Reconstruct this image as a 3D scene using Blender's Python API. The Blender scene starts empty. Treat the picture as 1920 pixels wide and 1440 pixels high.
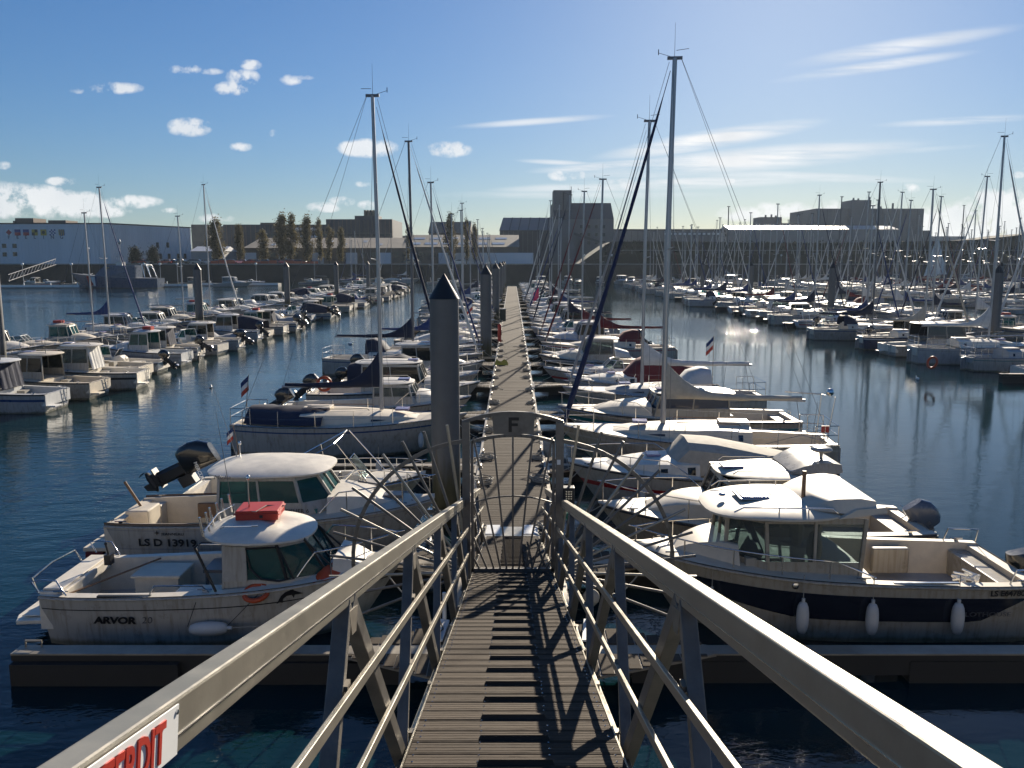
import bpy, math, random
from mathutils import Vector, Matrix
R = math.radians
rnd = random.Random(7)
sc = bpy.context.scene
C = sc.collection

# ------------------------------------------------------------------ camera
EYE = 6.5
cam = bpy.data.cameras.new('camera')
cam.sensor_width = 36
cam.lens = 1566 / 1920 * 36
cam.clip_start = .05
cam.clip_end = 4000
co = bpy.data.objects.new('camera', cam)
co.location = (0, 0, EYE)
co.rotation_euler = (R(90 - 8.5), 0, 0)
C.objects.link(co)
sc.camera = co

# ------------------------------------------------------------------ light
SUN_AZ, SUN_EL = 17.5, 19.5
w = bpy.data.worlds.new('World')
sc.world = w
w.use_nodes = True
NT = w.node_tree
NT.nodes.clear()
def N(nt, t, **k):
    n = nt.nodes.new(t)
    for a, b in k.items():
        if a.startswith('i_'):
            n.inputs[int(a[2:])].default_value = b
        else:
            setattr(n, a, b)
    return n
def MA(nt, op, a, b=None, c=None, clamp=False):
    n = nt.nodes.new('ShaderNodeMath'); n.operation = op; n.use_clamp = clamp
    for i, x in enumerate((a, b, c)):
        if x is None: continue
        if isinstance(x, (int, float)): n.inputs[i].default_value = x
        else: nt.links.new(x, n.inputs[i])
    return n.outputs[0]
def pix(x, y):
    """direction of a photo pixel as slopes (side/forward, up/forward)"""
    p = R(8.5); u = (x - 960) / 1566; v = -(y - 720) / 1566
    dy = math.cos(p) + v * math.sin(p); dz = -math.sin(p) + v * math.cos(p)
    return u / dy, dz / dy
sky = N(NT, 'ShaderNodeTexSky', sky_type='NISHITA', sun_disc=False, sun_elevation=R(SUN_EL), sun_rotation=R(SUN_AZ),
        altitude=0, air_density=1.0, dust_density=0.32, ozone_density=3.2)
tc = N(NT, 'ShaderNodeTexCoord')
sp = N(NT, 'ShaderNodeSeparateXYZ'); NT.links.new(tc.outputs['Generated'], sp.inputs[0])
yy = MA(NT, 'MAXIMUM', sp.outputs[1], .02)
U = MA(NT, 'DIVIDE', sp.outputs[0], yy); V = MA(NT, 'DIVIDE', sp.outputs[2], yy)
cb = N(NT, 'ShaderNodeCombineXYZ'); NT.links.new(U, cb.inputs[0]); NT.links.new(V, cb.inputs[1])
def noise(nt, vec, scale, detail=5, rough=.6, out=0):
    n = nt.nodes.new('ShaderNodeTexNoise'); n.inputs['Scale'].default_value = scale
    n.inputs['Detail'].default_value = detail; n.inputs['Roughness'].default_value = rough
    if vec is not None: nt.links.new(vec, n.inputs['Vector'])
    return n.outputs[out]
n1 = noise(NT, cb.outputs[0], 34, 7, .62)
n2 = noise(NT, cb.outputs[0], 11, 3, .5)
puff = None
BL = [(440,165,34,12,.9),(455,145,30,16,1),(465,122,26,9,1),(432,167,32,11,1),(355,238,42,15,1.1),(350,130,34,9,.7),(395,134,28,6,.5),(215,165,52,10,.8),
      (145,170,16,6,.5),(545,150,24,9,.6),(570,145,24,5,.5),(452,275,24,8,.8),(512,250,9,7,.7),(690,278,54,15,1.15),(842,280,42,13,1.05),(116,340,30,8,1),
      (60,372,86,22,1.2),(10,375,70,28,1.2),(130,385,90,22,1.15),(250,378,50,11,1.1),(195,395,50,12,1.0),(165,370,34,7,.8),(318,395,18,5,.8),(8,310,14,7,.9),(610,388,34,9,1.05),(640,378,26,9,.9),
      (690,384,20,8,.9),(405,410,34,9,.75),(680,345,18,6,.6),(1066,328,36,11,1),(1372,340,10,5,.8),(1700,355,28,10,1),(1470,392,60,16,.9),
      (1580,395,70,18,.8),(1840,430,130,44,1.3),(1870,385,62,26,1.25),(1900,425,110,60,1.3),(1760,430,90,36,1.0),(1910,328,12,6,.8),(1400,400,60,14,.7),(1170,345,46,14,.6)]
for (bx, by, rx, ry, s) in BL:
    u0, v0 = pix(bx, by); ru = rx / 1566; rv = ry / 1566
    du = MA(NT, 'DIVIDE', MA(NT, 'SUBTRACT', U, u0), ru * 1.25); dv = MA(NT, 'DIVIDE', MA(NT, 'SUBTRACT', V, v0), rv * 1.4)
    d = MA(NT, 'ADD', MA(NT, 'MULTIPLY', du, du), MA(NT, 'MULTIPLY', dv, dv))
    m = MA(NT, 'MULTIPLY', MA(NT, 'SUBTRACT', 1.0, d, clamp=True), s)
    puff = m if puff is None else MA(NT, 'MAXIMUM', puff, m)
puff = MA(NT, 'MULTIPLY', puff, MA(NT, 'ADD', 1., MA(NT, 'MULTIPLY', MA(NT, 'SUBTRACT', n1, .5), 5.2)))
puff = MA(NT, 'MULTIPLY', MA(NT, 'SUBTRACT', puff, .28), 1.7, clamp=True)
# long streaks of high cloud
wisp = None
ST = [(1700,85,230,17,-9,.75),(1640,125,200,12,-8,.8),(1810,226,180,9,-3,.6),(1330,262,230,20,-9,1.2),(1400,300,360,26,-5,1.1),(1150,310,170,10,-4,1.1),
      (1480,330,300,10,2,.6),(1050,305,90,6,3,.7),(1000,228,160,8,-4,.75),(1250,345,330,14,-2,.9),(1080,365,300,9,0,.4),(1060,352,160,10,-2,.6),(1600,290,260,8,-4,.4)]
for (bx, by, rx, ry, ang, s) in ST:
    u0, v0 = pix(bx, by); a = R(-ang)
    su = MA(NT, 'SUBTRACT', U, u0); sv = MA(NT, 'SUBTRACT', V, v0)
    ru = MA(NT, 'ADD', MA(NT, 'MULTIPLY', su, math.cos(a) / (rx / 1566)), MA(NT, 'MULTIPLY', sv, math.sin(a) / (rx / 1566)))
    rv = MA(NT, 'ADD', MA(NT, 'MULTIPLY', su, -math.sin(a) / (ry / 1566)), MA(NT, 'MULTIPLY', sv, math.cos(a) / (ry / 1566)))
    d = MA(NT, 'ADD', MA(NT, 'MULTIPLY', ru, ru), MA(NT, 'MULTIPLY', rv, rv))
    m = MA(NT, 'MULTIPLY', MA(NT, 'POWER', MA(NT, 'SUBTRACT', 1.0, d, clamp=True), 1.5), s)
    wisp = m if wisp is None else MA(NT, 'MAXIMUM', wisp, m)
mp = N(NT, 'ShaderNodeMapping'); NT.links.new(cb.outputs[0], mp.inputs[0]); mp.inputs['Scale'].default_value = (3.2, 46, 1); mp.inputs['Rotation'].default_value = (0, 0, R(-6))
ns = noise(NT, mp.outputs[0], 1.6, 6, .66)
wisp = MA(NT, 'MULTIPLY', wisp, MA(NT, 'MULTIPLY', MA(NT, 'SUBTRACT', ns, .30), 4.2, clamp=True), clamp=True)
mask = MA(NT, 'MULTIPLY', MA(NT, 'MAXIMUM', MA(NT, 'MULTIPLY', puff, .85), wisp), MA(NT, 'GREATER_THAN', sp.outputs[1], .05), clamp=True)
cc = N(NT, 'ShaderNodeMix', data_type='RGBA')
NT.links.new(n2, cc.inputs[0]); cc.inputs[6].default_value = (7.0, 7.6, 8.4, 1); cc.inputs[7].default_value = (12.5, 12.3, 12.0, 1)
# roll the brightness round the sun off gently, as the camera does
bw = N(NT, 'ShaderNodeRGBToBW'); NT.links.new(sky.outputs[0], bw.inputs[0])
ro = MA(NT, 'DIVIDE', 1.0, MA(NT, 'ADD', 1.0, MA(NT, 'MULTIPLY', bw.outputs[0], .058)))
sc_n = N(NT, 'ShaderNodeVectorMath', operation='SCALE'); NT.links.new(sky.outputs[0], sc_n.inputs[0]); NT.links.new(ro, sc_n.inputs['Scale'])
tn_ = N(NT, 'ShaderNodeVectorMath', operation='MULTIPLY'); NT.links.new(sc_n.outputs[0], tn_.inputs[0]); tn_.inputs[1].default_value = (.82, .96, 1.18)
hs = N(NT, 'ShaderNodeHueSaturation'); hs.inputs['Saturation'].default_value = 1.1
NT.links.new(tn_.outputs[0], hs.inputs['Color'])
mx = N(NT, 'ShaderNodeMix', data_type='RGBA')
NT.links.new(mask, mx.inputs[0]); NT.links.new(hs.outputs[0], mx.inputs[6]); NT.links.new(cc.outputs[2], mx.inputs[7])
bg = N(NT, 'ShaderNodeBackground'); bg.inputs[1].default_value = .05
NT.links.new(mx.outputs[2], bg.inputs[0])
wo = N(NT, 'ShaderNodeOutputWorld'); NT.links.new(bg.outputs[0], wo.inputs[0])

sl = bpy.data.lights.new('sun', 'SUN'); sl.energy = 5.0; sl.angle = R(.53); sl.color = (1, .885, .72)
so = bpy.data.objects.new('sun', sl); C.objects.link(so)
sd = Vector((math.sin(R(SUN_AZ)) * math.cos(R(SUN_EL)), math.cos(R(SUN_AZ)) * math.cos(R(SUN_EL)), math.sin(R(SUN_EL))))
so.rotation_euler = sd.to_track_quat('Z', 'Y').to_euler(); so.location = (40, 80, 60)
sc.view_settings.view_transform = 'Standard'; sc.view_settings.look = 'None'
sc.view_settings.gamma = 1; sc.view_settings.use_curve_mapping = False; sc.view_settings.exposure = .85
sc.cycles.max_bounces = 7; sc.cycles.transparent_max_bounces = 14; sc.cycles.caustics_reflective = False; sc.cycles.caustics_refractive = False

# ------------------------------------------------------------------ materials
MAT = {}
def mat(name, col, rough=.5, metal=0., var=.12, scale=3., bump=0., bscale=40., rand=0., spec=.5, coat=0., stretch=None):
    if name in MAT: return MAT[name]
    m = bpy.data.materials.new(name); m.use_nodes = True; nt = m.node_tree
    b = nt.nodes['Principled BSDF']
    b.inputs['Roughness'].default_value = rough; b.inputs['Metallic'].default_value = metal
    b.inputs['Specular IOR Level'].default_value = spec
    if coat: b.inputs['Coat Weight'].default_value = coat; b.inputs['Coat Roughness'].default_value = .08
    t = nt.nodes.new('ShaderNodeTexCoord'); vec = t.outputs['Object']
    if stretch:
        q = nt.nodes.new('ShaderNodeMapping'); q.inputs['Scale'].default_value = stretch; nt.links.new(vec, q.inputs[0]); vec = q.outputs[0]
    n = noise(nt, vec, scale, 6, .65)
    mr = nt.nodes.new('ShaderNodeMapRange'); mr.inputs['From Min'].default_value = .25; mr.inputs['From Max'].default_value = .75
    mr.inputs['To Min'].default_value = 1 - var; mr.inputs['To Max'].default_value = 1 + var * .5
    nt.links.new(n, mr.inputs[0]); val = mr.outputs[0]
    if rand:
        oi = nt.nodes.new('ShaderNodeObjectInfo')
        val = MA(nt, 'MULTIPLY', val, MA(nt, 'ADD', MA(nt, 'MULTIPLY', oi.outputs['Random'], rand), 1 - rand / 2))
    hsv = nt.nodes.new('ShaderNodeHueSaturation'); hsv.inputs['Color'].default_value = (*col, 1)
    nt.links.new(val, hsv.inputs['Value']); nt.links.new(hsv.outputs[0], b.inputs['Base Color'])
    rr = MA(nt, 'ADD', MA(nt, 'MULTIPLY', n, .3), rough - .15, clamp=True); nt.links.new(rr, b.inputs['Roughness'])
    if bump:
        bp = nt.nodes.new('ShaderNodeBump'); bp.inputs['Strength'].default_value = bump; bp.inputs['Distance'].default_value = .01
        nt.links.new(noise(nt, vec, bscale, 4, .6), bp.inputs['Height']); nt.links.new(bp.outputs[0], b.inputs['Normal'])
    MAT[name] = m
    return m
def hullmat(name, col, rough=.3):
    """gelcoat with weed and grime stains climbing irregularly from the waterline, and run marks"""
    if name in MAT: return MAT[name]
    m = mat(name, col, rough, var=.1, scale=2.2); nt = m.node_tree; b = nt.nodes['Principled BSDF']
    src = b.inputs['Base Color'].links[0].from_socket
    t = nt.nodes.new('ShaderNodeTexCoord'); s = nt.nodes.new('ShaderNodeSeparateXYZ'); nt.links.new(t.outputs['Object'], s.inputs[0])
    nn = noise(nt, t.outputs['Object'], 2.4, 5, .7)
    q = nt.nodes.new('ShaderNodeMapping'); q.inputs['Scale'].default_value = (9, 9, .6); nt.links.new(t.outputs['Object'], q.inputs[0])
    st = noise(nt, q.outputs[0], 1.5, 4, .6)
    f = MA(nt, 'MULTIPLY', MA(nt, 'SUBTRACT', MA(nt, 'ADD', .04, MA(nt, 'MULTIPLY', nn, .17)), s.outputs[2]), 14, clamp=True)
    mxx = nt.nodes.new('ShaderNodeMix'); mxx.data_type = 'RGBA'; nt.links.new(MA(nt, 'MULTIPLY', f, .75), mxx.inputs[0])
    nt.links.new(src, mxx.inputs[6]); mxx.inputs[7].default_value = (.09, .085, .04, 1)
    m2 = nt.nodes.new('ShaderNodeMix'); m2.data_type = 'RGBA'; m2.blend_type = 'MULTIPLY'
    nt.links.new(MA(nt, 'MULTIPLY', MA(nt, 'SUBTRACT', st, .47), 3.2, clamp=True), m2.inputs[0]); nt.links.new(mxx.outputs[2], m2.inputs[6]); m2.inputs[7].default_value = (.62, .56, .47, 1)
    nt.links.new(m2.outputs[2], b.inputs['Base Color'])
    return m
def glassmat(name, col, tr=.45, rough=.03):
    if name in MAT: return MAT[name]
    m = bpy.data.materials.new(name); m.use_nodes = True; nt = m.node_tree
    b = nt.nodes['Principled BSDF']; b.inputs['Base Color'].default_value = (*[c * .35 for c in col], 1); b.inputs['Roughness'].default_value = rough
    tn = nt.nodes.new('ShaderNodeBsdfTransparent'); tn.inputs[0].default_value = (*col, 1)
    mx = nt.nodes.new('ShaderNodeMixShader'); mx.inputs[0].default_value = tr
    nt.links.new(b.outputs[0], mx.inputs[1]); nt.links.new(tn.outputs[0], mx.inputs[2])
    nt.links.new(mx.outputs[0], nt.nodes['Material Output'].inputs[0])
    MAT[name] = m
    return m
GEL = hullmat('gelcoat_white', (.42, .40, .36)); GELC = hullmat('gelcoat_cream', (.36, .325, .265)); GEL2 = hullmat('gelcoat_old', (.32, .305, .27)); GEL3 = hullmat('gelcoat_chalky', (.42, .41, .40)); GELG = hullmat('gelcoat_grey', (.30, .30, .30))
GELB = hullmat('gelcoat_navy', (.02, .035, .085)); GELGR = hullmat('gelcoat_green', (.02, .12, .08)); GELBL = hullmat('gelcoat_blue', (.05, .16, .35))
DECK = mat('deck_white', (.75, .69, .585), .42, var=.2, scale=4); DECKC = mat('deck_cream', (.68, .60, .475), .55, var=.16, scale=4)
DECKG = mat('deck_grey', (.44, .43, .41), .7, var=.16, scale=5); TEAK = mat('teak', (.22, .13, .07), .6, var=.3, scale=8)
STEEL = mat('stainless', (.62, .62, .62), .18, 1, var=.05); ALU = mat('aluminium', (.37, .34, .28), .34, .55, var=.2, scale=6, bump=.06, bscale=30, stretch=(1, 1, 1))
ALUD = mat('aluminium_shaded', (.185, .17, .15), .5, .45, var=.35, scale=7, bump=.2, bscale=50); RUST = mat('weld_seam', (.22, .19, .15), .6, .3, var=.4, scale=20)  # ALUD: darker aluminium, shade of backlit near faces put into its colour
MASTM = mat('mast_alloy', (.40, .40, .41), .38, .6, var=.1); MASTD = mat('mast_dark', (.14, .14, .15), .4, .4, var=.1)
BLACK = mat('black_rubber', (.018, .018, .02), .5); BLK = mat('black_gloss', (.012, .012, .014), .15, coat=.5); WIRE = mat('rigging_wire', (.16, .16, .17), .35, .7)
NAVY = mat('canvas_navy', (.012, .018, .045), .85, var=.3, scale=6, bump=.5, bscale=9); BLUEC = mat('canvas_blue', (.014, .04, .15), .8, var=.3, scale=6, bump=.5, bscale=9)
BURG = mat('canvas_burgundy', (.14, .02, .025), .85, var=.3, scale=6, bump=.5, bscale=9); BEIGE = mat('canvas_beige', (.45, .41, .34), .85, var=.25, scale=6, bump=.6, bscale=8)
GREYC = mat('canvas_grey', (.33, .33, .33), .85, var=.25, scale=5, bump=.5, bscale=9); WHITEC = mat('canvas_white', (.62, .61, .58), .8, var=.2, scale=5, bump=.5, bscale=9)
RED = mat('red_paint', (.45, .035, .02), .45, var=.15); ORNG = mat('orange_plastic', (.50, .075, .02), .5, var=.15); YEL = mat('yellow_paint', (.65, .42, .03), .5, var=.15)
GREENP = mat('green_rope', (.03, .22, .12), .7); TEAL = mat('teal_paint', (.01, .14, .15), .3); BLUEP = mat('blue_paint', (.02, .05, .16), .3); REDS = mat('red_stripe', (.33, .02, .02), .3)
BLKP = mat('band_dark', (.012, .016, .028), .18, coat=.4); INK = mat('ink_black', (.012, .012, .014), .4, var=.02); WHITEP = mat('white_paint', (.78, .78, .76), .4, var=.05)
GLS = glassmat('tinted_glass', (.10, .12, .12), .5); GLT = glassmat('teal_glass', (.10, .42, .42), .6); GLC = glassmat('clear_glass', (.55, .62, .62), .75); GLB = glassmat('blue_glass', (.08, .16, .30), .35)
ROPE = mat('rope', (.35, .32, .26), .8); FEND = mat('fender_white', (.55, .55, .53), .45, var=.15); SEAT = mat('seat_vinyl', (.36, .33, .28), .6); HATCH = mat('hatch_violet', (.28, .24, .38), .2)

# ------------------------------------------------------------------ mesh building
class MB:
    def __init__(s, T=None):
        s.v = []; s.f = []; s.m = []; s.T = T
    def add(s, vs, fs, mi=0):
        o = len(s.v)
        if s.T is not None: vs = [tuple(s.T @ Vector(v)) for v in vs]
        s.v += [tuple(v) for v in vs]; s.f += [tuple(i + o for i in f) for f in fs]; s.m += [mi] * len(fs)
        return s
    def box(s, x0, x1, y0, y1, z0, z1, mi=0):
        return s.add([(x0,y0,z0),(x1,y0,z0),(x1,y1,z0),(x0,y1,z0),(x0,y0,z1),(x1,y0,z1),(x1,y1,z1),(x0,y1,z1)],
                     [(0,3,2,1),(4,5,6,7),(0,1,5,4),(1,2,6,5),(2,3,7,6),(3,0,4,7)], mi)
    def bar(s, a, b, wd, h, mi=0, up=(0, 0, 1)):
        a = Vector(a); b = Vector(b); d = (b - a).normalized(); u = Vector(up)
        if abs(d.dot(u)) > .98: u = Vector((0, 1, 0))
        sd_ = d.cross(u).normalized() * wd / 2; u2 = sd_.cross(d).normalized() * h / 2
        vs = [p + q for p in (a, b) for q in (-sd_ - u2, sd_ - u2, sd_ + u2, -sd_ + u2)]
        return s.add(vs, [(0,1,2,3),(4,7,6,5),(0,4,5,1),(1,5,6,2),(2,6,7,3),(3,7,4,0)], mi)
    def tube(s, pts, r, n=6, mi=0, closed=False, squash=1.):
        pts = [Vector(p) for p in pts]; k = len(pts); rings = []; prev = None
        for i, p in enumerate(pts):
            if closed: d = pts[(i + 1) % k] - pts[i - 1]
            else: d = pts[min(i + 1, k - 1)] - pts[max(i - 1, 0)]
            d.normalize()
            if prev is None:
                u = Vector((0, 0, 1)) if abs(d.z) < .9 else Vector((0, 1, 0))
                u = (u - d * u.dot(d)).normalized()
            else: u = (prev - d * prev.dot(d)).normalized()
            prev = u; q = d.cross(u); rr = r[i] if isinstance(r, (list, tuple)) else r
            rings.append([p + (u * math.cos(2 * math.pi * j / n) + q * math.sin(2 * math.pi * j / n) * squash) * rr for j in range(n)])
        return s.loft(rings, mi, wrap=closed, cap=not closed)
    def loft(s, rings, mi=0, wrap=False, cap=True, close=True):
        n = len(rings[0]); k = len(rings); vs = [p for r_ in rings for p in r_]; fs = []
        for i in range(k if wrap else k - 1):
            a = i * n; b = ((i + 1) % k) * n
            for j in range(n if close else n - 1):
                j2 = (j + 1) % n; fs.append((a + j, a + j2, b + j2, b + j))
        if cap and not wrap:
            fs.append(tuple(range(n - 1, -1, -1))); fs.append(tuple((k - 1) * n + j for j in range(n)))
        return s.add(vs, fs, mi)
    def prism(s, pts, off, mi=0):
        off = Vector(off); n = len(pts); a = [Vector(p) for p in pts]
        return s.add(a + [p + off for p in a], [tuple(range(n))[::-1], tuple(range(n, 2 * n))] + [(i, (i + 1) % n, (i + 1) % n + n, i + n) for i in range(n)], mi)
    def ell(s, c, rx, ry, rz, n=12, k=7, mi=0, p=1.):
        rings = []
        for i in range(k):
            a = -math.pi / 2 + math.pi * (i + .0) / (k - 1) if 0 < i < k - 1 else (-1 if i == 0 else 1) * math.pi / 2 * .97
            ca = abs(math.cos(a)) ** p; z = c[2] + rz * math.sin(a)
            rings.append([(c[0] + rx * ca * math.cos(2 * math.pi * j / n), c[1] + ry * ca * math.sin(2 * math.pi * j / n), z) for j in range(n)])
        return s.loft(rings, mi)
    def slab(s, x0, x1, hw, z, th, crown=.06, n=28, e=3., mi=0, front=1., nose=0.):
        """rounded roof panel; front = narrowing at +x end"""
        cx = (x0 + x1) / 2; hl = (x1 - x0) / 2; rings = []
        for (k_, zz) in ((.93, 0), (1, th * .35), (1, th * .7), (.93, th), (.7, th + crown * .55), (.35, th + crown * .9), (.02, th + crown)):
            r_ = []
            for j in range(n):
                a = 2 * math.pi * j / n; c_ = math.cos(a); s_ = math.sin(a)
                px = math.copysign(abs(c_) ** (2 / e), c_); py = math.copysign(abs(s_) ** (2 / e), s_)
                wf = 1 - (1 - front) * max(0, px)
                r_.append((cx + hl * px * k_, hw * py * wf * k_, z + zz - nose * max(0, px) ** 2))
            rings.append(r_)
        return s.loft(rings, mi)
    def build(s, name, mats, parent=None, smooth=None, kind=None, bevel=0):
        me = bpy.data.meshes.new(name); me.from_pydata(s.v, [], s.f); me.update()
        mats = mats if isinstance(mats, (list, tuple)) else [mats]
        for q in mats: me.materials.append(q)
        if len(mats) > 1: me.polygons.foreach_set('material_index', s.m)
        if smooth is not None:
            me.polygons.foreach_set('use_smooth', [True] * len(me.polygons)); me.set_sharp_from_angle(angle=R(smooth))
        o = bpy.data.objects.new(name, me); C.objects.link(o)
        if parent is not None: o.parent = parent
        if kind: o['kind'] = kind
        if bevel:
            b = o.modifiers.new('bevel', 'BEVEL'); b.width = bevel; b.segments = 2; b.limit_method = 'ANGLE'
        return o
def link(name, me, parent=None, loc=(0, 0, 0), rot=(0, 0, 0), scale=None):
    o = bpy.data.objects.new(name, me); C.objects.link(o); o.location = loc; o.rotation_euler = rot
    if scale: o.scale = scale
    if parent is not None: o.parent = parent
    return o
def tag(o, label, cat, group=None, kind=None):
    if label: o['label'] = label
    if cat: o['category'] = cat
    if group: o['group'] = group
    if kind: o['kind'] = kind
    return o
def root(name, loc=(0, 0, 0), rz=0, label=None, cat=None, group=None):
    o = bpy.data.objects.new(name, None); o.empty_display_size = .3; C.objects.link(o); o.location = loc; o.rotation_euler = (0, 0, rz)
    return tag(o, label, cat, group)
def dup(o, loc, rz, label, group=None, scale=None, lite=0, drop=(), swap=None):
    r = o.copy(); C.objects.link(r); r.location = loc; r.rotation_euler = (0, 0, rz); r['label'] = label
    if group: r['group'] = group
    if scale: r.scale = scale
    for ch in list(o.children):
        if lite and ch.get('small', 0) >= 1: continue
        if drop and ch.name.split('.')[0] in drop: continue
        c = ch.copy(); C.objects.link(c); c.parent = r
        if swap and c.type == 'MESH' and len(c.material_slots) and c.material_slots[0].material in swap:
            nm_ = swap[c.material_slots[0].material]; c.material_slots[0].link = 'OBJECT'; c.material_slots[0].material = nm_
        for g in list(ch.children):
            if lite and g.get('small', 0) >= 1: continue
            d = g.copy(); C.objects.link(d); d.parent = c
    return r
def small(*os):
    for o in os: o['small'] = 1
    return os[0]
def text(s, size, m, parent, name, loc, rot, bold=0., sx=1., shear=0., align='LEFT'):
    cu = bpy.data.curves.new('t', 'FONT'); cu.body = s; cu.size = size; cu.extrude = .002; cu.offset = bold; cu.shear = shear; cu.align_x = align; cu.resolution_u = 3
    to = bpy.data.objects.new('t', cu); C.objects.link(to)
    me = bpy.data.meshes.new_from_object(to.evaluated_get(bpy.context.evaluated_depsgraph_get()))
    bpy.data.objects.remove(to); me.materials.clear(); me.materials.append(m); me.name = name
    return link(name, me, parent, loc, rot, (sx, 1, 1))
ORD = 'first second third fourth fifth sixth seventh eighth ninth tenth eleventh twelfth thirteenth fourteenth fifteenth sixteenth seventeenth eighteenth nineteenth'.split()
TEN = {2: ('twenty', 'twentieth'), 3: ('thirty', 'thirtieth'), 4: ('forty', 'fortieth'), 5: ('fifty', 'fiftieth')}
def nth(i):
    if i < 20: return ORD[i - 1]
    a, b = TEN[i // 10]
    return b if i % 10 == 0 else a + '-' + ORD[i % 10 - 1]

# ------------------------------------------------------------------ boats (bow at +x, stern at x=0, waterline z=0)
class Hull:
    def __init__(s, L, B, hs, hb, tw=.86, rake=.13, flare=.22, full=.45, draft=.35, dip=0.):
        s.L, s.B, s.hs, s.hb, s.tw, s.rake, s.flare, s.full, s.draft, s.dip = L, B, hs, hb, tw, rake, flare, full, draft, dip
    def half(s, t):
        if t < s.full: k = s.tw + (1 - s.tw) * math.sin(math.pi / 2 * t / s.full)
        else: k = max(.012, 1 - ((t - s.full) / (1 - s.full)) ** 2.3) ** .85
        return s.B / 2 * k
    def sheer(s, t): return s.hs + (s.hb - s.hs) * t ** 1.9 - s.dip * math.sin(math.pi * t)
    def pt(s, t, r, sgn=1):
        """r: 0 waterline .. 1 gunwale, negative below the water"""
        b = s.half(t); x = t * s.L - s.rake * s.L * (1 - max(r, -.6)) * t ** 3 + .12 * (1 - max(r, -.6)) * (1 - t) ** 6; b *= 1 - .06 * math.exp(-t * 26)
        if r >= 0: return (x, sgn * b * (1 - s.flare * (1 - r) ** 1.3 * (.45 + .9 * t ** 1.5)), r * s.sheer(t))
        y = b * (1 - s.flare * (.45 + .9 * t ** 1.5))
        return (x, sgn * y * (1 + r) ** .6, s.draft * r)
    def mesh(s, mats, bands=(), n=22, keel=True):
        """bands: (r0, r1, material index)"""
        rows = sorted({-1., -.55, 0., .12, .3, .5, .7, .86, 1.} | {b for q in bands for b in q[:2]})
        if not keel: rows = [r for r in rows if r >= -.6]
        ts = [1 - (1 - i / (n - 1)) ** 1.35 for i in range(n)]
        m = MB(); k = len(rows)
        for sg in (1, -1):
            vs = [s.pt(t, r, sg) for t in ts for r in rows]
            for j in range(k - 1):
                mid = (rows[j] + rows[j + 1]) / 2; mi = 0
                for (a, b, c) in bands:
                    if a < mid < b: mi = c
                fs = []
                for i in range(n - 1):
                    q = (i * k + j, (i + 1) * k + j, (i + 1) * k + j + 1, i * k + j + 1)
                    fs.append(q if sg < 0 else q[::-1])
                if j == 0: o = len(m.v); m.add(vs, fs, mi)
                else: m.f += [tuple(x + o for x in f) for f in fs]; m.m += [mi] * len(fs)
        vs = [s.pt(0, r, 1) for r in rows] + [s.pt(0, r, -1) for r in rows]
        m.add(vs, [(j, j + 1, k + j + 1, k + j) for j in range(k - 1)], 0)
        return m
    def edge(s, t0, t1, n=16, inset=.0, dz=0., sg=1):
        o = []
        for i in range(n):
            t = t0 + (t1 - t0) * i / (n - 1); x, y, z = s.pt(t, 1, 1); o.append((x, sg * max(.0, y - inset), z + dz))
        return o
    def loop(s, t0, n=14, inset=.06, dz=0.):
        """from port side at t0 round the bow to starboard"""
        a = [s.edge(t0, .985, n, inset, dz, 1), s.edge(t0, .985, n, inset, dz, -1)]
        x, y, z = s.pt(.99, 1, 1)
        return a[0] + [(x + .0, 0, z + dz)] + a[1][::-1]
    def deck(s, t0, camber=.05, side=.22, floor=None, n=16):
        """foredeck from t0 to the bow, side decks and a sunk cockpit aft"""
        m = MB(); L = []
        for i in range(n):
            t = t0 + (1 - t0) * i / (n - 1); x, y, z = s.pt(t, 1, 1); y = max(y - .01, .005)
            L.append([(x, y * k, z + .012 + camber * (1 - k * k)) for k in (-1, -.6, 0, .6, 1)])
        m.loft(L, 0, cap=False, close=False)
        if floor is not None:
            ns = 8
            for sg in (1, -1):
                rows = []
                for i in range(ns):
                    t = t0 * i / (ns - 1); x, y, z = s.pt(t, 1, 1)
                    rows.append([(x, sg * y, z + .012), (x, sg * (y - side), z + .02), (x, sg * (y - side - .03), floor)])
                m.loft(rows, 0, cap=False, close=False)
            y0 = s.half(0) - side; x1, y1, z1 = s.pt(t0, 1, 1); y1 -= side
            m.add([(0, -y0, floor), (0, y0, floor), (x1, y1, floor), (x1, -y1, floor)], [(0, 1, 2, 3)], 1)
            m.add([(x1, -y1, floor), (x1, y1, floor), (x1, y1, z1 + .02 + camber * .4), (x1, -y1, z1 + .02 + camber * .4)], [(0, 1, 2, 3)], 0)
            m.box(.0, .2, -y0 - .1, y0 + .1, floor, s.hs - .02, 0)
        return m
    def rail(s, t0, t1=.985, h=.55, r=.013, inset=.09, mid=False, post=5, wrap=True, flat=False):
        m = MB()
        def rl(hh):
            a = s.edge(t0, t1, 12, inset, 0, 1); b = s.edge(t0, t1, 12, inset, 0, -1)
            def up(P): return [(x, y, z + (hh * min(1, .25 + i * .4) if not flat else hh)) for i, (x, y, z) in enumerate(P)]
            a, b = up(a), up(b)
            if wrap:
                x = a[-1][0] + .12; m.tube(a + [(x, 0, a[-1][2] + .02)] + b[::-1], r)
            else: m.tube(a, r); m.tube(b, r)
        rl(h)
        if mid: rl(h * .5)
        for sg in (1, -1):
            P = s.edge(t0, t1, post + 1, inset, 0, sg)
            for i, (x, y, z) in enumerate(P):
                if i == 0: continue
                m.tube([(x, y, z), (x, y, z + h)], r * .9)
        return m
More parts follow.
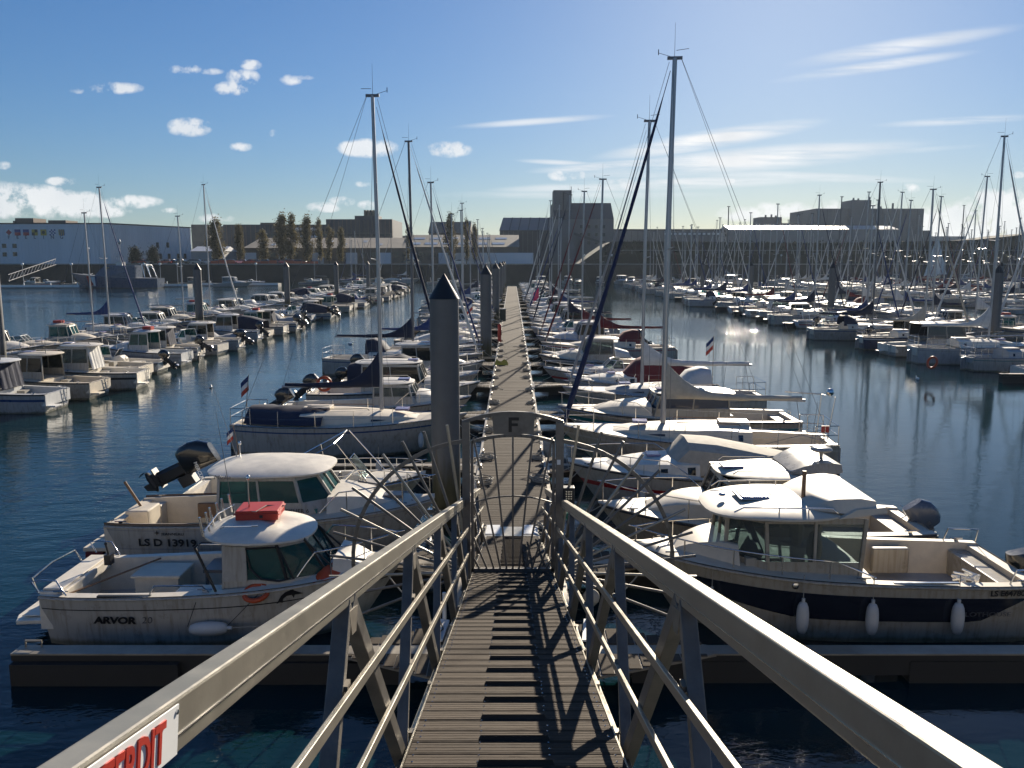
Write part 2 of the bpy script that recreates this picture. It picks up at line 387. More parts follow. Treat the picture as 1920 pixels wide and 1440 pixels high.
def house(par, bot, top, z0, zs, zt, mw, mg, skip=(), solid=(), nsub=None, pr=.05, band=.09, wname='cabin_wall', lite=False, gz=0, mp=None):
    """cabin with real openings: low wall, pillars, head band and a pane per opening"""
    n = len(bot); nsub = nsub or {}
    def P(i, z, k=0.):
        a = (z - z0) / (zt - z0); i %= n
        return Vector((bot[i][0] + (top[i][0] - bot[i][0]) * a, bot[i][1] + (top[i][1] - bot[i][1]) * a, z))
    m = MB(); th = .025; panes = []; mpl = MB() if mp else m
    for i in range(n):
        j = (i + 1) % n
        if i not in skip:
            a, b, c, d = P(i, z0), P(j, z0), P(j, zs), P(i, zs)
            if i in solid: c, d = P(j, zt), P(i, zt)
            nrm = (b - a).cross(d - a).normalized(); m.prism([a, b, c, d], -nrm * th)
            if i not in solid:
                a, b, c, d = P(i, zt - band), P(j, zt - band), P(j, zt), P(i, zt)
                m.prism([a, b, c, d], -nrm * th)
                k = nsub.get(i, 1)
                for q in range(1, k):
                    f = q / k; mpl.bar(P(i, zs).lerp(P(j, zs), f), P(i, zt - .02).lerp(P(j, zt - .02), f), pr * .8, pr * .7)
                for q in range(k):
                    f0, f1 = q / k, (q + 1) / k
                    A = P(i, zs).lerp(P(j, zs), f0); B = P(i, zs).lerp(P(j, zs), f1); Cc = P(i, zt - band).lerp(P(j, zt - band), f1); D = P(i, zt - band).lerp(P(j, zt - band), f0)
                    mm = MB(); mm.prism([A - nrm * .008, B - nrm * .008, Cc - nrm * .008, D - nrm * .008], -nrm * .008); panes.append(mm)
        ae = i in skip or (i - 1) % n in skip; (m if ae else mpl).bar(P(i, z0 if ae else zs), P(i, zt - .01), pr, pr)
    o = m.build(wname, mw, par)
    if mp: mpl.build('window_pillar_set', mp, o)
    for mm in panes: mm.build('window', mg, o)
    return o
def outboard(par, x, y, z, tilt=55, sc_=1., cowl=BLK, name='outboard_motor', script=None):
    """engine hung on the transom and swung up out of the water"""
    T = Matrix.Translation((x, y, z)) @ Matrix.Rotation(R(tilt), 4, 'Y') @ Matrix.Scale(sc_, 4)
    m = MB(T)
    pr = [(-.02, .30, .15, .62), (.12, .33, .19, .70), (.35, .36, .21, .72), (.55, .33, .20, .66), (.72, .2, .13, .5)]
    rings = []
    for (zz, hw, hy, ln) in pr:
        rings.append([(-.12 - ln / 2 + ln / 2 * math.copysign(abs(math.cos(a)) ** .6, math.cos(a)), hy * math.copysign(abs(math.sin(a)) ** .6, math.sin(a)), zz + .08) for a in [2 * math.pi * j / 16 for j in range(16)]])
    m.loft(rings); c = m.build(name, cowl, par, smooth=40)
    g = MB(T)
    g.loft([[(-.55 + xx * .5, yy * .5, zz) for xx, yy in ((1.0, .2), (1.0, -.2), (.1, -.22), (.1, .22))] for zz in (.1, 0)])
    g.loft([[(xc + a, b * wv, zz) for a, b in ((.14, 0), (.08, 1), (-.12, 1), (-.2, 0), (-.12, -1), (.08, -1))] for (xc, wv, zz) in ((-.3, .12, .06), (-.3, .085, -.25), (-.3, .06, -.55), (-.32, .05, -.72))])
    g.box(-.62, -.12, -.13, .13, -.6, -.575)
    g.tube([(-.08, 0, -.78), (-.2, 0, -.78), (-.45, 0, -.78), (-.6, 0, -.78)], [.02, .07, .075, .04], 8)
    g.prism([(-.1, -.012, -.78), (-.35, -.012, -.78), (-.33, -.012, -1.0), (-.2, -.012, -.98)], (0, .024, 0))
    g.box(-.16, .1, -.12, .12, -.2, .12)
    l = g.build('engine_leg', BLACK, c); 
    p = MB(T)
    for a in (0, 120, 240):
        q = Matrix.Translation((-.6, 0, -.78)) @ Matrix.Rotation(R(a), 4, 'X')
        p.add([q @ Vector(v) for v in ((0, -.03, .04), (.03, -.09, .15), (0, 0, .19), (-.04, .08, .14), (-.02, .03, .04))], [(0, 1, 2, 3, 4)])
    small(p.build('propeller', STEEL, c))
    return c
def cleats(H, ts, par, sgs=(1, -1)):
    me = None
    for t in ts:
        for sg in sgs:
            x, y, z = H.pt(t, 1, sg); y -= sg * .1; z += .02
            if me is None:
                m = MB(); m.tube([(-.12, 0, .05), (.12, 0, .05)], .014, 5); m.box(-.04, .04, -.012, .012, 0, .05); o = m.build('deck_cleat', STEEL, par); me = o.data; o.location = (x, y, z)
            else: o = link('deck_cleat', me, par, (x, y, z))
            small(o)
def rubrail(H, par, m_, r=.022, dz=-.03, t1=.99):
    m = MB()
    for sg in (1, -1): m.tube([(x, y + sg * .008, z) for x, y, z in H.edge(0, t1, 20, 0, dz, sg)], r, 6)
    return m.build('rubbing_strake', m_, par, smooth=60)
def antenna(par, x, y, z, h, lean=0, r=.008, m_=WIRE):
    m = MB(); m.tube([(x, y, z), (x + lean * h, y, z + h)], [r, r * .45], 5); m.tube([(x, y, z), (x, y, z + .12)], r * 2, 6)
    return m.build('antenna', m_, par)

def pilothouse(name='pilothouse_boat', L=6.4, B=2.45, hull=GEL, deck=DECK, glass=GLS, stripe=None, roofm=None, eng=BLK, x0=.36, x1=.62, rh=1.15, rails=True, aft=False, raft=None, curtain=None, tilt=50, twin=False, bands=()):
    r_ = root(name); H = Hull(L, B, .80, 1.18, flare=.3)
    hm = [hull] + ([stripe] if stripe else []) 
    H.mesh(hm, [(.62, .74, 1)] if stripe and not bands else bands).build('hull', hm, r_, smooth=35)
    H.deck(x0, floor=.32, side=.2).build('deck', [deck, DECKG], r_, smooth=40)
    rubrail(H, r_, BLACK)
    xa, xf = x0 * L, x1 * L; hw = B / 2 - .32; zd = H.sheer(x0) - .15
    # low trunk forward of the wheelhouse
    xt = L * .86; m = MB(); rings = []
    for i in range(7):
        f = i / 6; x = xf + (xt - xf) * f; wd = min(hw, H.half(x / L) - .28) * (1 - .25 * f); h = .42 * (1 - f ** 2) + .02; z = H.sheer(x / L)
        rings.append([(x, -wd, z - .02), (x, -wd * .9, z + h * .8), (x, -wd * .55, z + h), (x, wd * .55, z + h), (x, wd * .9, z + h * .8), (x, wd, z - .02)])
    m.loft(rings); m.build('foredeck_trunk', deck, r_, smooth=50)
    zt = H.sheer(x0) + rh; zs = H.sheer(x0) + .42; fx = xf + .28
    bot = [(xa, -hw), (xf, -hw), (fx, -hw * .6), (fx, hw * .6), (xf, hw), (xa, hw)]
    top = [(xa + .04, -hw * .9), (xf - .28, -hw * .9), (fx - .5, -hw * .55), (fx - .5, hw * .55), (xf - .28, hw * .9), (xa + .04, hw * .9)]
    hs_ = house(r_, bot, top, zd, zs, zt, hull if hull in (GEL, GELC) else GEL, glass, skip=() if aft else (5,), nsub={0: 2, 4: 2, 2: 2})
    m = MB(); m.slab(xa - .38, fx - .42, hw * .98, zt, .07, .07, front=.82); rf = m.build('roof', roofm or deck, r_, smooth=50)
    m = MB()
    for sg in (1, -1): m.tube([(xa - .1, sg * hw * .7, zt + .1), (xa, sg * hw * .72, zt + .17), (xf - .5, sg * hw * .72, zt + .17), (xf - .4, sg * hw * .7, zt + .1)], .012, 5)
    small(m.build('roof_rail', STEEL, rf)); small(antenna(rf, xa + .1, .35, zt + .1, 1.5, -.1))
    m = MB(); m.box(xf - .75, xf - .3, -.2, .2, zt + .12, zt + .16); small(m.build('roof_hatch', HATCH, rf))
    if raft:
        m = MB(); m.box(xa + .05, xa + .65, -.25, .25, zt + .13, zt + .33); m.box(xa + .04, xa + .66, -.26, .26, zt + .2, zt + .23); m.build('raft_case', raft, rf)
    if curtain:
        m = MB(); rings = []
        for i in range(15):
            f = i / 14; y = -hw * .88 + 1.76 * hw * f; k = .03 * math.sin(i * 1.9)
            rings.append([(xa + .03 + k, y, zt), (xa - .12 + k * 1.6, y, (zt + zd) / 2), (xa - .2 + k, y, zd + .25)])
        m.loft(rings, cap=False, close=False); m.build('canvas_curtain', curtain, r_, smooth=60)
    if rails: H.rail(.62, h=.5, post=3).build('bow_rail', STEEL, r_)
    MBx = MB().box(.22, .62, -H.half(0) + .3, H.half(0) - .3, .32, .66); small(MBx.build('stern_bench', SEAT, r_)); MBx = MB().box(xa - .5, xa - .1, -.75, -.3, .32, .75); small(MBx.build('cockpit_seat', SEAT, r_))
    m = MB()
    for y in (-.62, -.36): m.tube([(.05, y, .95), (-.06, y, .9), (-.0, y, .1)], .013, 5)
    for z in (.25, .45, .65): m.tube([(-.04, -.62, z), (-.04, -.36, z)], .011, 5)
    small(m.build('ladder', STEEL, r_)); MBx = MB().box(-.38, .02, .32, .85, .26, .32); MBx.build('swim_step', deck, r_, bevel=.01)
    cleats(H, (.08, .5, .9), r_)
    if eng:
        if twin:
            for y in (-.33, .33): outboard(r_, -.02, y, .78, tilt, .95, eng)
        else: outboard(r_, -.02, 0, .72, tilt, .84, eng)
    return r_
def cuddy(name='cabin_cruiser', L=6.2, B=2.35, hull=GEL, deck=DECK, glass=GLT, stripe=BLUEP, eng=BLK, canvas=None, tilt=52, tent=False, hs_=.72, arch=False):
    r_ = root(name); H = Hull(L, B, hs_, 1.12, flare=.26)
    H.mesh([hull, stripe], [(.5, .62, 1)]).build('hull', [hull, stripe], r_, smooth=35)
    H.deck(.5, floor=.26, side=.2, camber=.1).build('deck', [deck, DECKG], r_, smooth=40); rubrail(H, r_, STEEL if stripe is BLUEP else BLACK, .018)
    xa, xt = .5 * L, .9 * L; m = MB(); rings = []
    for i in range(8):
        f = i / 7; x = xa + (xt - xa) * f; wd = (H.half(x / L) - .22) * (1 - .3 * f ** 2); h = .4 * (1 - f ** 1.6) + .02; z = H.sheer(x / L)
        rings.append([(x, -wd, z - .02), (x, -wd * .9, z + h * .75), (x, -wd * .5, z + h), (x, wd * .5, z + h), (x, wd * .9, z + h * .75), (x, wd, z - .02)])
    m.loft(rings); tr = m.build('cabin_top', deck, r_, smooth=50)
    for sg in (-1, 1):
        m = MB(); a = []
        for (i, v) in ((.3, .25), (2.6, .3), (2.6, .62), (.3, .85)):
            k = int(i); f = i - k; q = [Vector(rings[k][j]).lerp(Vector(rings[k + 1][j]), f) for j in range(6)]
            b, t = (q[0], q[1]) if sg < 0 else (q[5], q[4]); a.append(b.lerp(t, v) + Vector((0, sg * .01, 0)))
        m.prism(a, (0, sg * .006, 0)); m.build('window', GLS, tr)
    m = MB(); m.box(xa + .9, xa + 1.25, -.22, .22, H.sheer(.75) + .3, H.sheer(.75) + .36); small(m.build('deck_hatch', HATCH, tr))
    hw = B / 2 - .3; z0 = H.sheer(.5) + .34; zt = z0 + .48
    bot = [(xa - .5, -hw), (xa + .2, -hw * .95), (xa + .62, -hw * .5), (xa + .62, hw * .5), (xa + .2, hw * .95), (xa - .5, hw)]
    top = [(xa - .4, -hw * .92), (xa - .15, -hw * .88), (xa + .1, -hw * .45), (xa + .1, hw * .45), (xa - .15, hw * .88), (xa - .4, hw * .92)]
    if not tent:
        house(r_, bot, top, z0 - .12, z0 + .02, zt, WHITEP if glass is not GLS else STEEL, glass, skip=(5,), nsub={2: 2}, pr=.03, band=.03, wname='windscreen_frame')
    if canvas or tent:
        m = MB(); rings = []; cm = canvas or GREYC; zc = z0 + (.62 if tent else .75)
        for (x, z, k) in (((xa + .7, z0 + .0, .7), (xa + .25, z0 + .5, .82), (xa - .5, z0 + .44, .92), (xa - 1.7, z0 + .2, .97), (.45, z0 - .05, 1.0)) if tent else ((xa + .55, z0 + .02, .75), (xa + .0, zc - .12, .92), (xa - .4, zc + .05, .95), (xa - 1.3, zc - .05, .98), (.45, z0 + .35, 1.0))):
            w_ = hw * k; b = H.sheer(.4) + .05; zz = max(z, b + .02)
            rings.append([(x, -w_ * 1.1, b), (x, -w_, zz - .16 if zz - .16 > b else b + .01), (x, -w_ * .7, zz), (x, 0, zz + .05), (x, w_ * .7, zz), (x, w_, zz - .16 if zz - .16 > b else b + .01), (x, w_ * 1.1, b)])
        m.loft(rings, cap=False, close=False); m.build('canvas_cover', cm, r_, smooth=25 if tent else 70)
    else:
        m = MB(); m.box(xa - .9, xa - .5, -.75, -.3, .26, .85); m.box(xa - .9, xa - .5, .3, .75, .26, .85); m.box(.22, .6, -.8, .8, .26, .62); small(m.build('seats', SEAT, r_))
    if arch:
        m = MB(); m.tube([(1.1, -B / 2 + .15, .8), (.9, -B / 2 + .2, 1.75), (.9, 0, 1.85), (.9, B / 2 - .2, 1.75), (1.1, B / 2 - .15, .8)], .035, 6); m.build('radar_arch', WHITEP, r_)
    H.rail(.55, h=.42, post=4).build('bow_rail', STEEL, r_); cleats(H, (.1, .92), r_)
    if eng: outboard(r_, -.02, 0, .6, tilt, .8, eng)
    return r_
def openboat(name='open_motor_boat', L=5.4, B=2.1, hull=GEL, deck=DECK, eng=BLK, stripe=GELG, cover=None, tilt=45, frame=False, cs=0.):
    r_ = root(name); H = Hull(L, B, .62, .98, flare=.3)
    H.mesh([hull, stripe], [(.8, .88, 1)]).build('hull', [hull, stripe], r_, smooth=35)
    H.deck(.68, floor=.2, side=.16, camber=.06).build('deck', [deck, DECKG], r_, smooth=40); rubrail(H, r_, BLACK, .02)
    if cover:
        m = MB(); rings = []
        for i in range(11):
            t = .02 + .8 * i / 10; x, y, z = H.pt(t, 1, 1); h = .32 + .12 * math.sin(i * 1.3) + (.3 if i in (5, 6) else 0)
            rings.append([(x, -y - .01, z - .08), (x, -y * .96, z + .03), (x, -y * .4, z + h * .8), (x, 0, z + h), (x, y * .4, z + h * .8), (x, y * .96, z + .03), (x, y + .01, z - .08)])
        m.loft(rings, cap=False, close=False); m.build('canvas_cover', cover, r_, smooth=60)
    else:
        TC = Matrix.Translation((cs, 0, 0)) if cs else None
        m = MB(TC); m.loft([[(x, -w_, z), (x + .0, w_, z), (x2, w_, z), (x2, -w_, z)] for (x, x2, w_, z) in ((L * .42, L * .56, .36, .2), (L * .42, L * .55, .34, .8), (L * .46, L * .5, .3, 1.0))]); m.box(L * .24, L * .36, -.45, .45, .2, .62)
        cn = m.build('console', deck, r_, smooth=30)
        m = MB(TC); m.prism([(L * .53, -.32, .95), (L * .53, .32, .95), (L * .47, .28, 1.42), (L * .47, -.28, 1.42)], (.008, 0, .004)); m.build('windscreen', GLC, cn)
        m = MB(TC); m.tube([(L * .53, -.34, .9), (L * .465, -.3, 1.44), (L * .465, .3, 1.44), (L * .53, .34, .9)], .013, 5); m.build('screen_frame', STEEL, cn)
        m = MB(TC); m.tube([(L * .42 - .05 + .0 * a, .16 * math.cos(a), .85 + .16 * math.sin(a)) for a in [2 * math.pi * j / 10 for j in range(10)]], .014, 5, closed=True); small(m.build('steering_wheel', BLACK, cn))
    if frame:
        m = MB(Matrix.Translation((cs, 0, 0)))
        for sg in (-1, 1):
            m.tube([(L * .16, sg * (B / 2 - .12), .68), (L * .2, sg * (B / 2 - .15), 1.2), (L * .42, sg * (B / 2 - .35), 1.95), (L * .43, sg * .02, 2.0)], .022, 6)
            m.tube([(L * .43, sg * (B / 2 - .36), 1.95), (L * .58, sg * (B / 2 - .16), .8)], .018, 6); m.tube([(L * .3, sg * (B / 2 - .26), 1.55), (L * .32, sg * (B / 2 - .12), .66)], .014, 5)
        m.build('canopy_frame', STEEL, r_)
    H.rail(.5, h=.36, post=4).build('bow_rail', STEEL, r_); cleats(H, (.1, .9), r_)
    outboard(r_, -.02, 0, .56, tilt, .8, eng)
    return r_

def sailcover(x0, x1, z, h, w_, rise, mt, seed=1):
    """sail bundled on the boom, climbing the mast at the forward end (x1)"""
    m = MB(); rg = random.Random(seed); rings = []; n = 15
    for i in range(n):
        f = i / (n - 1); x = x0 + (x1 - x0) * f; hh = h * (.35 + .65 * f) + rise * max(0, (f - .62) / .38) ** 2.1; ww = w_ * (.5 + .5 * f) * (1 - .25 * max(0, f - .75) * 4)
        zz = z - .05 * math.sin(math.pi * f); k = 1 + rg.uniform(-.1, .1)
        rings.append([(x, ww * k * math.cos(a) * (.75 if math.sin(a) > .3 else 1), zz + hh * .5 + (hh * .55) * math.sin(a) + rg.uniform(-.012, .012)) for a in [2 * math.pi * j / 10 for j in range(10)]])
    m.loft(rings); return m
def furled(a, b, r, mt, seed=2, sag=.12):
    a = Vector(a); b = Vector(b); rg = random.Random(seed); P = []; Rr = []; n = 16
    for i in range(n):
        f = i / (n - 1); p = a.lerp(b, f); p.z -= 0; p.x += -sag * math.sin(math.pi * f) * .6; P.append(p)
        k = 1.05 - .72 * f
        Rr.append(r * k * (1 + rg.uniform(-.12, .12)) * (.4 if i == 0 else 1) * (.3 if i > n - 3 else 1))
    m = MB(); m.tube(P, Rr, 8, squash=.75); return m
def sailboat(name='sailing_boat', L=8.0, B=2.7, hull=GEL, deck=DECKC, stripe=BLUEP, mast=10.6, mastm=MASTM, cover=NAVY, gen=NAVY, xm=.56, rise=.9, spray=None, genr=.11, boom=True, boomx=.06, bands=None, mr=.09, wheel=False, hood=None, cockpit_cover=None, ant=True, gena=None, hb=1.25, hs_=.98, coach=True):
    r_ = root(name); H = Hull(L, B, hs_, hb, tw=.66, rake=.17, flare=.2, full=.42, draft=.5, dip=.05)
    H.mesh([hull, stripe], bands or [(.82, .87, 1)], n=24).build('hull', [hull, stripe], r_, smooth=40)
    H.deck(.3, floor=.5, side=.3, camber=.06).build('deck', [deck, DECKG], r_, smooth=40)
    m = MB()
    for sg in (1, -1): m.tube(H.edge(0, .99, 22, .02, .03, sg), .016, 5)
    m.build('toe_rail', STEEL, r_)
    # coachroof
    xa, xt = .3 * L, .8 * L; m = MB(); rings = []
    for i in range(10):
        f = i / 9; x = xa + (xt - xa) * f; wd = (H.half(x / L) - .36) * (1 - .25 * f ** 2); wd = max(wd, .12); h = .40 * (1 - f ** 2.2) ** .8 + .02; z = H.sheer(x / L) + .02
        rings.append([(x, -wd, z - .03), (x, -wd * .88, z + h * .82), (x, -wd * .55, z + h), (x, 0, z + h * 1.06), (x, wd * .55, z + h), (x, wd * .88, z + h * .82), (x, wd, z - .03)])
    m.loft(rings); cr = m.build('coachroof', deck, r_, smooth=45)
    for sg in (-1, 1):
        m = MB(); a = []
        for (i, v) in ((.6, .3), (5.8, .38), (6.6, .5), (5.8, .6), (.6, .78)):
            k = int(i); f = i - k; q = [Vector(rings[k][j]).lerp(Vector(rings[k + 1][j]), f) for j in range(7)]
            b, t = (q[0], q[1]) if sg < 0 else (q[6], q[5]); a.append(b.lerp(t, v) + Vector((0, sg * .012, 0)))
        m.prism(a, (0, sg * .006, 0)); m.build('window', BLKP, cr)
    zc = H.sheer(.5) + .42; xM = xm * L
    m = MB(); m.box(xa - .02, xa + .9, -.32, .32, zc - .02, zc + .1); m.build('sliding_hatch', deck, cr, bevel=.015)
    m = MB(); m.box(xM + .5, xM + .95, -.22, .22, H.sheer(.68) + .33, H.sheer(.68) + .4); small(m.build('deck_hatch', HATCH, cr))
    m = MB()
    for sg in (-1, 1): m.tube([(xa + .3, sg * .5, zc + .02), (xa + .36, sg * .5, zc + .07), (xM - .4, sg * .45, zc + .08), (xM - .34, sg * .45, zc + .02)], .014, 5)
    small(m.build('grab_rail', TEAK, cr))
    # spars
    zb = zc - .02; zm = mast
    m = MB(); m.tube([(xM, 0, zb), (xM - .0, 0, zm * .6), (xM - .06, 0, zm)], [mr, mr, mr * .85], 10, squash=.75); ms = m.build('mast', mastm, r_, smooth=60)
    m = MB(); zs = zm * .55
    for sg in (-1, 1): m.tube([(xM, sg * .05, zs), (xM - .12, sg * .72, zs + .06)], [.028, .018], 6)
    m.build('spreader', MASTM, ms)
    m = MB(); m.box(xM - .28, xM + .16, -.03, .03, zm - .04, zm + .05); m.build('masthead', MASTD, ms)
    if ant:
        m = MB(); m.tube([(xM - .05, 0, zm), (xM - .05, 0, zm + 1.0)], [.007, .003], 4); m.tube([(xM, 0, zm + .03), (xM + .42, 0, zm + .16)], .007, 4); m.tube([(xM + .42, 0, zm + .1), (xM + .42, 0, zm + .26)], .012, 4)
        m.tube([(xM - .1, 0, zm + .22), (xM - .45, .1, zm + .24)], .008, 4); small(m.build('wind_vane', BLACK, ms))
    xb = boomx * L; zbm = zc + .78
    if boom:
        m = MB(); m.tube([(xb, 0, zbm - .02), (xM - .08, 0, zbm + .05)], .045, 8); m.build('boom', MASTM, r_, smooth=60)
        if cover: sailcover(xb + .1, xM - .02, zbm, .28, .13, rise, cover, int(L * 7)).build('sail_cover', cover, r_, smooth=60)
        m = MB(); m.tube([(xb + .02, 0, zbm), (xM - .25, 0, zm - .02)], .005, 4); m.tube([(xb + .25, 0, zbm - .05), (xb + .05, 0, H.hs + .1)], .008, 4); small(m.build('topping_lift', WIRE, r_))
    bx, _, bz = H.pt(.985, 1, 1)
    if gen: furled(gena or (bx - .12, 0, bz + .12), (xM + .06, 0, zm - .35), genr, gen, int(L * 11)).build('furled_sail', gen, r_, smooth=60)
    m = MB(); m.tube([(bx - .1, 0, bz), (xM + .1, 0, zm - .1)], .006, 4); m.build('forestay', WIRE, r_)
    m = MB(); m.tube([(.05, 0, H.hs), (xM - .25, 0, zm)], .006, 4); small(m.build('backstay', WIRE, r_))
    for sg in (-1, 1):
        m = MB(); x, y, z = H.pt(xm, 1, sg)
        m.tube([(x - .1, y - sg * .08, z), (xM - .12, sg * .72, zs + .06), (xM - .02, sg * .04, zm - .08)], .006, 4); m.tube([(x + .15, y - sg * .1, z), (xM, sg * .05, zs - .1)], .005, 4)
        m.build('shroud', WIRE, r_)
    # lifelines
    m = MB(); 
    for sg in (-1, 1):
        P = H.edge(.06, .86, 6, .07, 0, sg)
        for (x, y, z) in P: m.tube([(x, y, z), (x, y, z + .56)], .012, 5)
        for hh in (.56, .3): m.tube([(x, y, z + hh) for x, y, z in P], .004, 4)
    small(m.build('lifelines', STEEL, r_))
    m = MB()
    for hh in (.58, .3):
        P = [H.pt(.86, 1, 1), H.pt(.95, 1, 1)]; Q = [(x, max(y - .05, .1), z + hh) for x, y, z in P]; x = H.pt(.99, 1, 1)[0] + .08; m.tube(Q + [(x, 0, Q[1][2] + .03)] + [(a, -b, c) for a, b, c in Q[::-1]], .013, 5)
    for sg in (-1, 1):
        for t in (.86, .96): x, y, z = H.pt(t, 1, sg); m.tube([(x, sg * max(abs(y) - .05, .08), z), (x, sg * max(abs(y) - .05, .08), z + .58)], .012, 5)
    m.build('pulpit', STEEL, r_)
    m = MB(); hw = H.half(0) - .06
    for hh in (.6, .32): m.tube([(.75, -hw - .12, H.hs + hh), (.05, -hw, H.hs + hh), (.05, hw, H.hs + hh), (.75, hw + .12, H.hs + hh)], .013, 5)
    for x, y in ((.75, -hw - .12), (.05, -hw), (.05, hw), (.75, hw + .12)): m.tube([(x, y, H.hs), (x, y, H.hs + .6)], .012, 5)
    m.build('pushpit', STEEL, r_)
    m = MB(); m.prism([(-.02, -.02, -.3), (-.3, -.02, -.3), (-.28, -.02, .75), (-.02, -.02, .85)], (0, .04, 0)); m.tube([(-.15, 0, .85), (.9, 0, 1.12)], .022, 6); m.build('rudder', GELG, r_)
    if hood:
        m = MB(); rg = []
        for (x, h) in ((xa + .95, .03), (xa + .6, .5), (xa + .1, .66), (xa - .25, .62)):
            rg.append([(x, -.78, zc - .18), (x, -.74, zc + h * .6), (x, -.5, zc + h), (x, .5, zc + h), (x, .74, zc + h * .6), (x, .78, zc - .18)])
        m.loft(rg, cap=False, close=False); m.build('sprayhood', hood, r_, smooth=60)
    if cockpit_cover:
        m = MB(); rg = []; q = random.Random(5)
        for i in range(9):
            f = i / 8; x = .5 + f * (xa + .3); y = H.half(x / L) - .12; zr = H.hs + .5
            rg.append([(x, -y, H.hs + .08), (x, -y * .8, zr - .22 + q.uniform(-.03, .03)), (x, -y * .3, zr + q.uniform(-.05, .05)), (x, 0, zr + .06), (x, y * .3, zr + q.uniform(-.05, .05)), (x, y * .8, zr - .22), (x, y, H.hs + .08)])
        m.loft(rg, cap=False, close=False); m.build('cockpit_canvas', cockpit_cover, r_, smooth=50)
    return r_

# ------------------------------------------------------------------ setting: water, quays, land
def water():
    m = bpy.data.materials.new('water'); m.use_nodes = True; nt = m.node_tree; b = nt.nodes['Principled BSDF']
    b.inputs['Base Color'].default_value = (.003, .021, .026, 1); b.inputs['Roughness'].default_value = .035; b.inputs['IOR'].default_value = 1.333
    b.inputs['Specular IOR Level'].default_value = .5
    t = nt.nodes.new('ShaderNodeTexCoord')
    def wv(sx, sy, scl, det, rot=0):
        q = nt.nodes.new('ShaderNodeMapping'); q.inputs['Scale'].default_value = (sx, sy, 1); q.inputs['Rotation'].default_value = (0, 0, R(rot)); nt.links.new(t.outputs['Object'], q.inputs[0])
        return noise(nt, q.outputs[0], scl, det, .55)
    a = wv(.8, 1.7, 1.1, 3, 8); c = wv(1, 1.9, 5.5, 2, -14); big = noise(nt, t.outputs['Object'], .045, 3, .5)
    # breeze patches: calm close under the moored boats, livelier in the open channels
    amp = MA(nt, 'ADD', MA(nt, 'MULTIPLY', MA(nt, 'SUBTRACT', big, .38, clamp=True), 1.7), .22)
    sx = nt.nodes.new('ShaderNodeSeparateXYZ'); nt.links.new(t.outputs['Object'], sx.inputs[0])
    left = MA(nt, 'MULTIPLY', MA(nt, 'SUBTRACT', 6., sx.outputs[0]), .09, clamp=True)
    amp = MA(nt, 'MULTIPLY', amp, MA(nt, 'ADD', MA(nt, 'MULTIPLY', left, 1.15), .42))
    ex = MA(nt, 'MULTIPLY', MA(nt, 'SUBTRACT', sx.outputs[0], 18.5), .15); ey = MA(nt, 'MULTIPLY', MA(nt, 'SUBTRACT', sx.outputs[1], 80.), .06)
    gust = MA(nt, 'SUBTRACT', 1.0, MA(nt, 'ADD', MA(nt, 'MULTIPLY', ex, ex), MA(nt, 'MULTIPLY', ey, ey)), clamp=True)
    fine = wv(1, 1.5, 15, 2, 5)
    h = MA(nt, 'ADD', MA(nt, 'MULTIPLY', MA(nt, 'ADD', MA(nt, 'MULTIPLY', a, .05), MA(nt, 'MULTIPLY', c, .013)), amp), MA(nt, 'MULTIPLY', fine, MA(nt, 'ADD', MA(nt, 'MULTIPLY', gust, .011), .0008)))
    bp = nt.nodes.new('ShaderNodeBump'); bp.inputs['Strength'].default_value = 1; bp.inputs['Distance'].default_value = 1.0
    nt.links.new(h, bp.inputs['Height']); nt.links.new(bp.outputs[0], b.inputs['Normal'])
    MB().add([(-900, -30, 0), (900, -30, 0), (900, 258, 0), (-900, 258, 0)], [(0, 1, 2, 3)]).build('water', m, kind='structure')
water()
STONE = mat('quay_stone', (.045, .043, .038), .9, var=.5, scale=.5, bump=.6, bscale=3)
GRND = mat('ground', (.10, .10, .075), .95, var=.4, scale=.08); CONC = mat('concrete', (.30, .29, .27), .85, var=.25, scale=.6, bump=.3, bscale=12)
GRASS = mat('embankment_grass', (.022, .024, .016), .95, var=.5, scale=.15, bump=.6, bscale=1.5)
MB().add([(-1500, 251, 5), (1500, 251, 5), (1500, 2600, 5), (-1500, 2600, 5)], [(0, 1, 2, 3)]).build('ground', GRND, kind='structure')
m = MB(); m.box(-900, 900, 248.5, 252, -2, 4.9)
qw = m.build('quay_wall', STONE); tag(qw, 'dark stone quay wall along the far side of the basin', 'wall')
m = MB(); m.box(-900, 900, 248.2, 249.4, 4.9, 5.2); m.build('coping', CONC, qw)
# the quay the gangway starts from, under the viewer
m = MB(); m.box(-60, 60, -30, -.75, -2, 4.78); m.build('quay', CONC, kind='structure')
# embankment behind the right-hand basin
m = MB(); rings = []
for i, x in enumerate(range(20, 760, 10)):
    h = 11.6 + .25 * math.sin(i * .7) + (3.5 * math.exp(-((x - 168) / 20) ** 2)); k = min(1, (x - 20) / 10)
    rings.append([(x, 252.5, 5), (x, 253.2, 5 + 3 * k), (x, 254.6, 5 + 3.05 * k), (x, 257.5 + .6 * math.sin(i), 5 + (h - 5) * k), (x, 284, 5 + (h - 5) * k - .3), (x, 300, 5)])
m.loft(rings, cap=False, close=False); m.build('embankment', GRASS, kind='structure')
m = MB(); m.box(32, 700, 254, 254.1, 9.1, 9.2)
for x in range(32, 700, 4): m.box(x, x + .1, 254, 254.1, 8.0, 9.2)
tag(m.build('promenade_railing', MASTM), 'long thin railing along the dark embankment at right', 'railing')

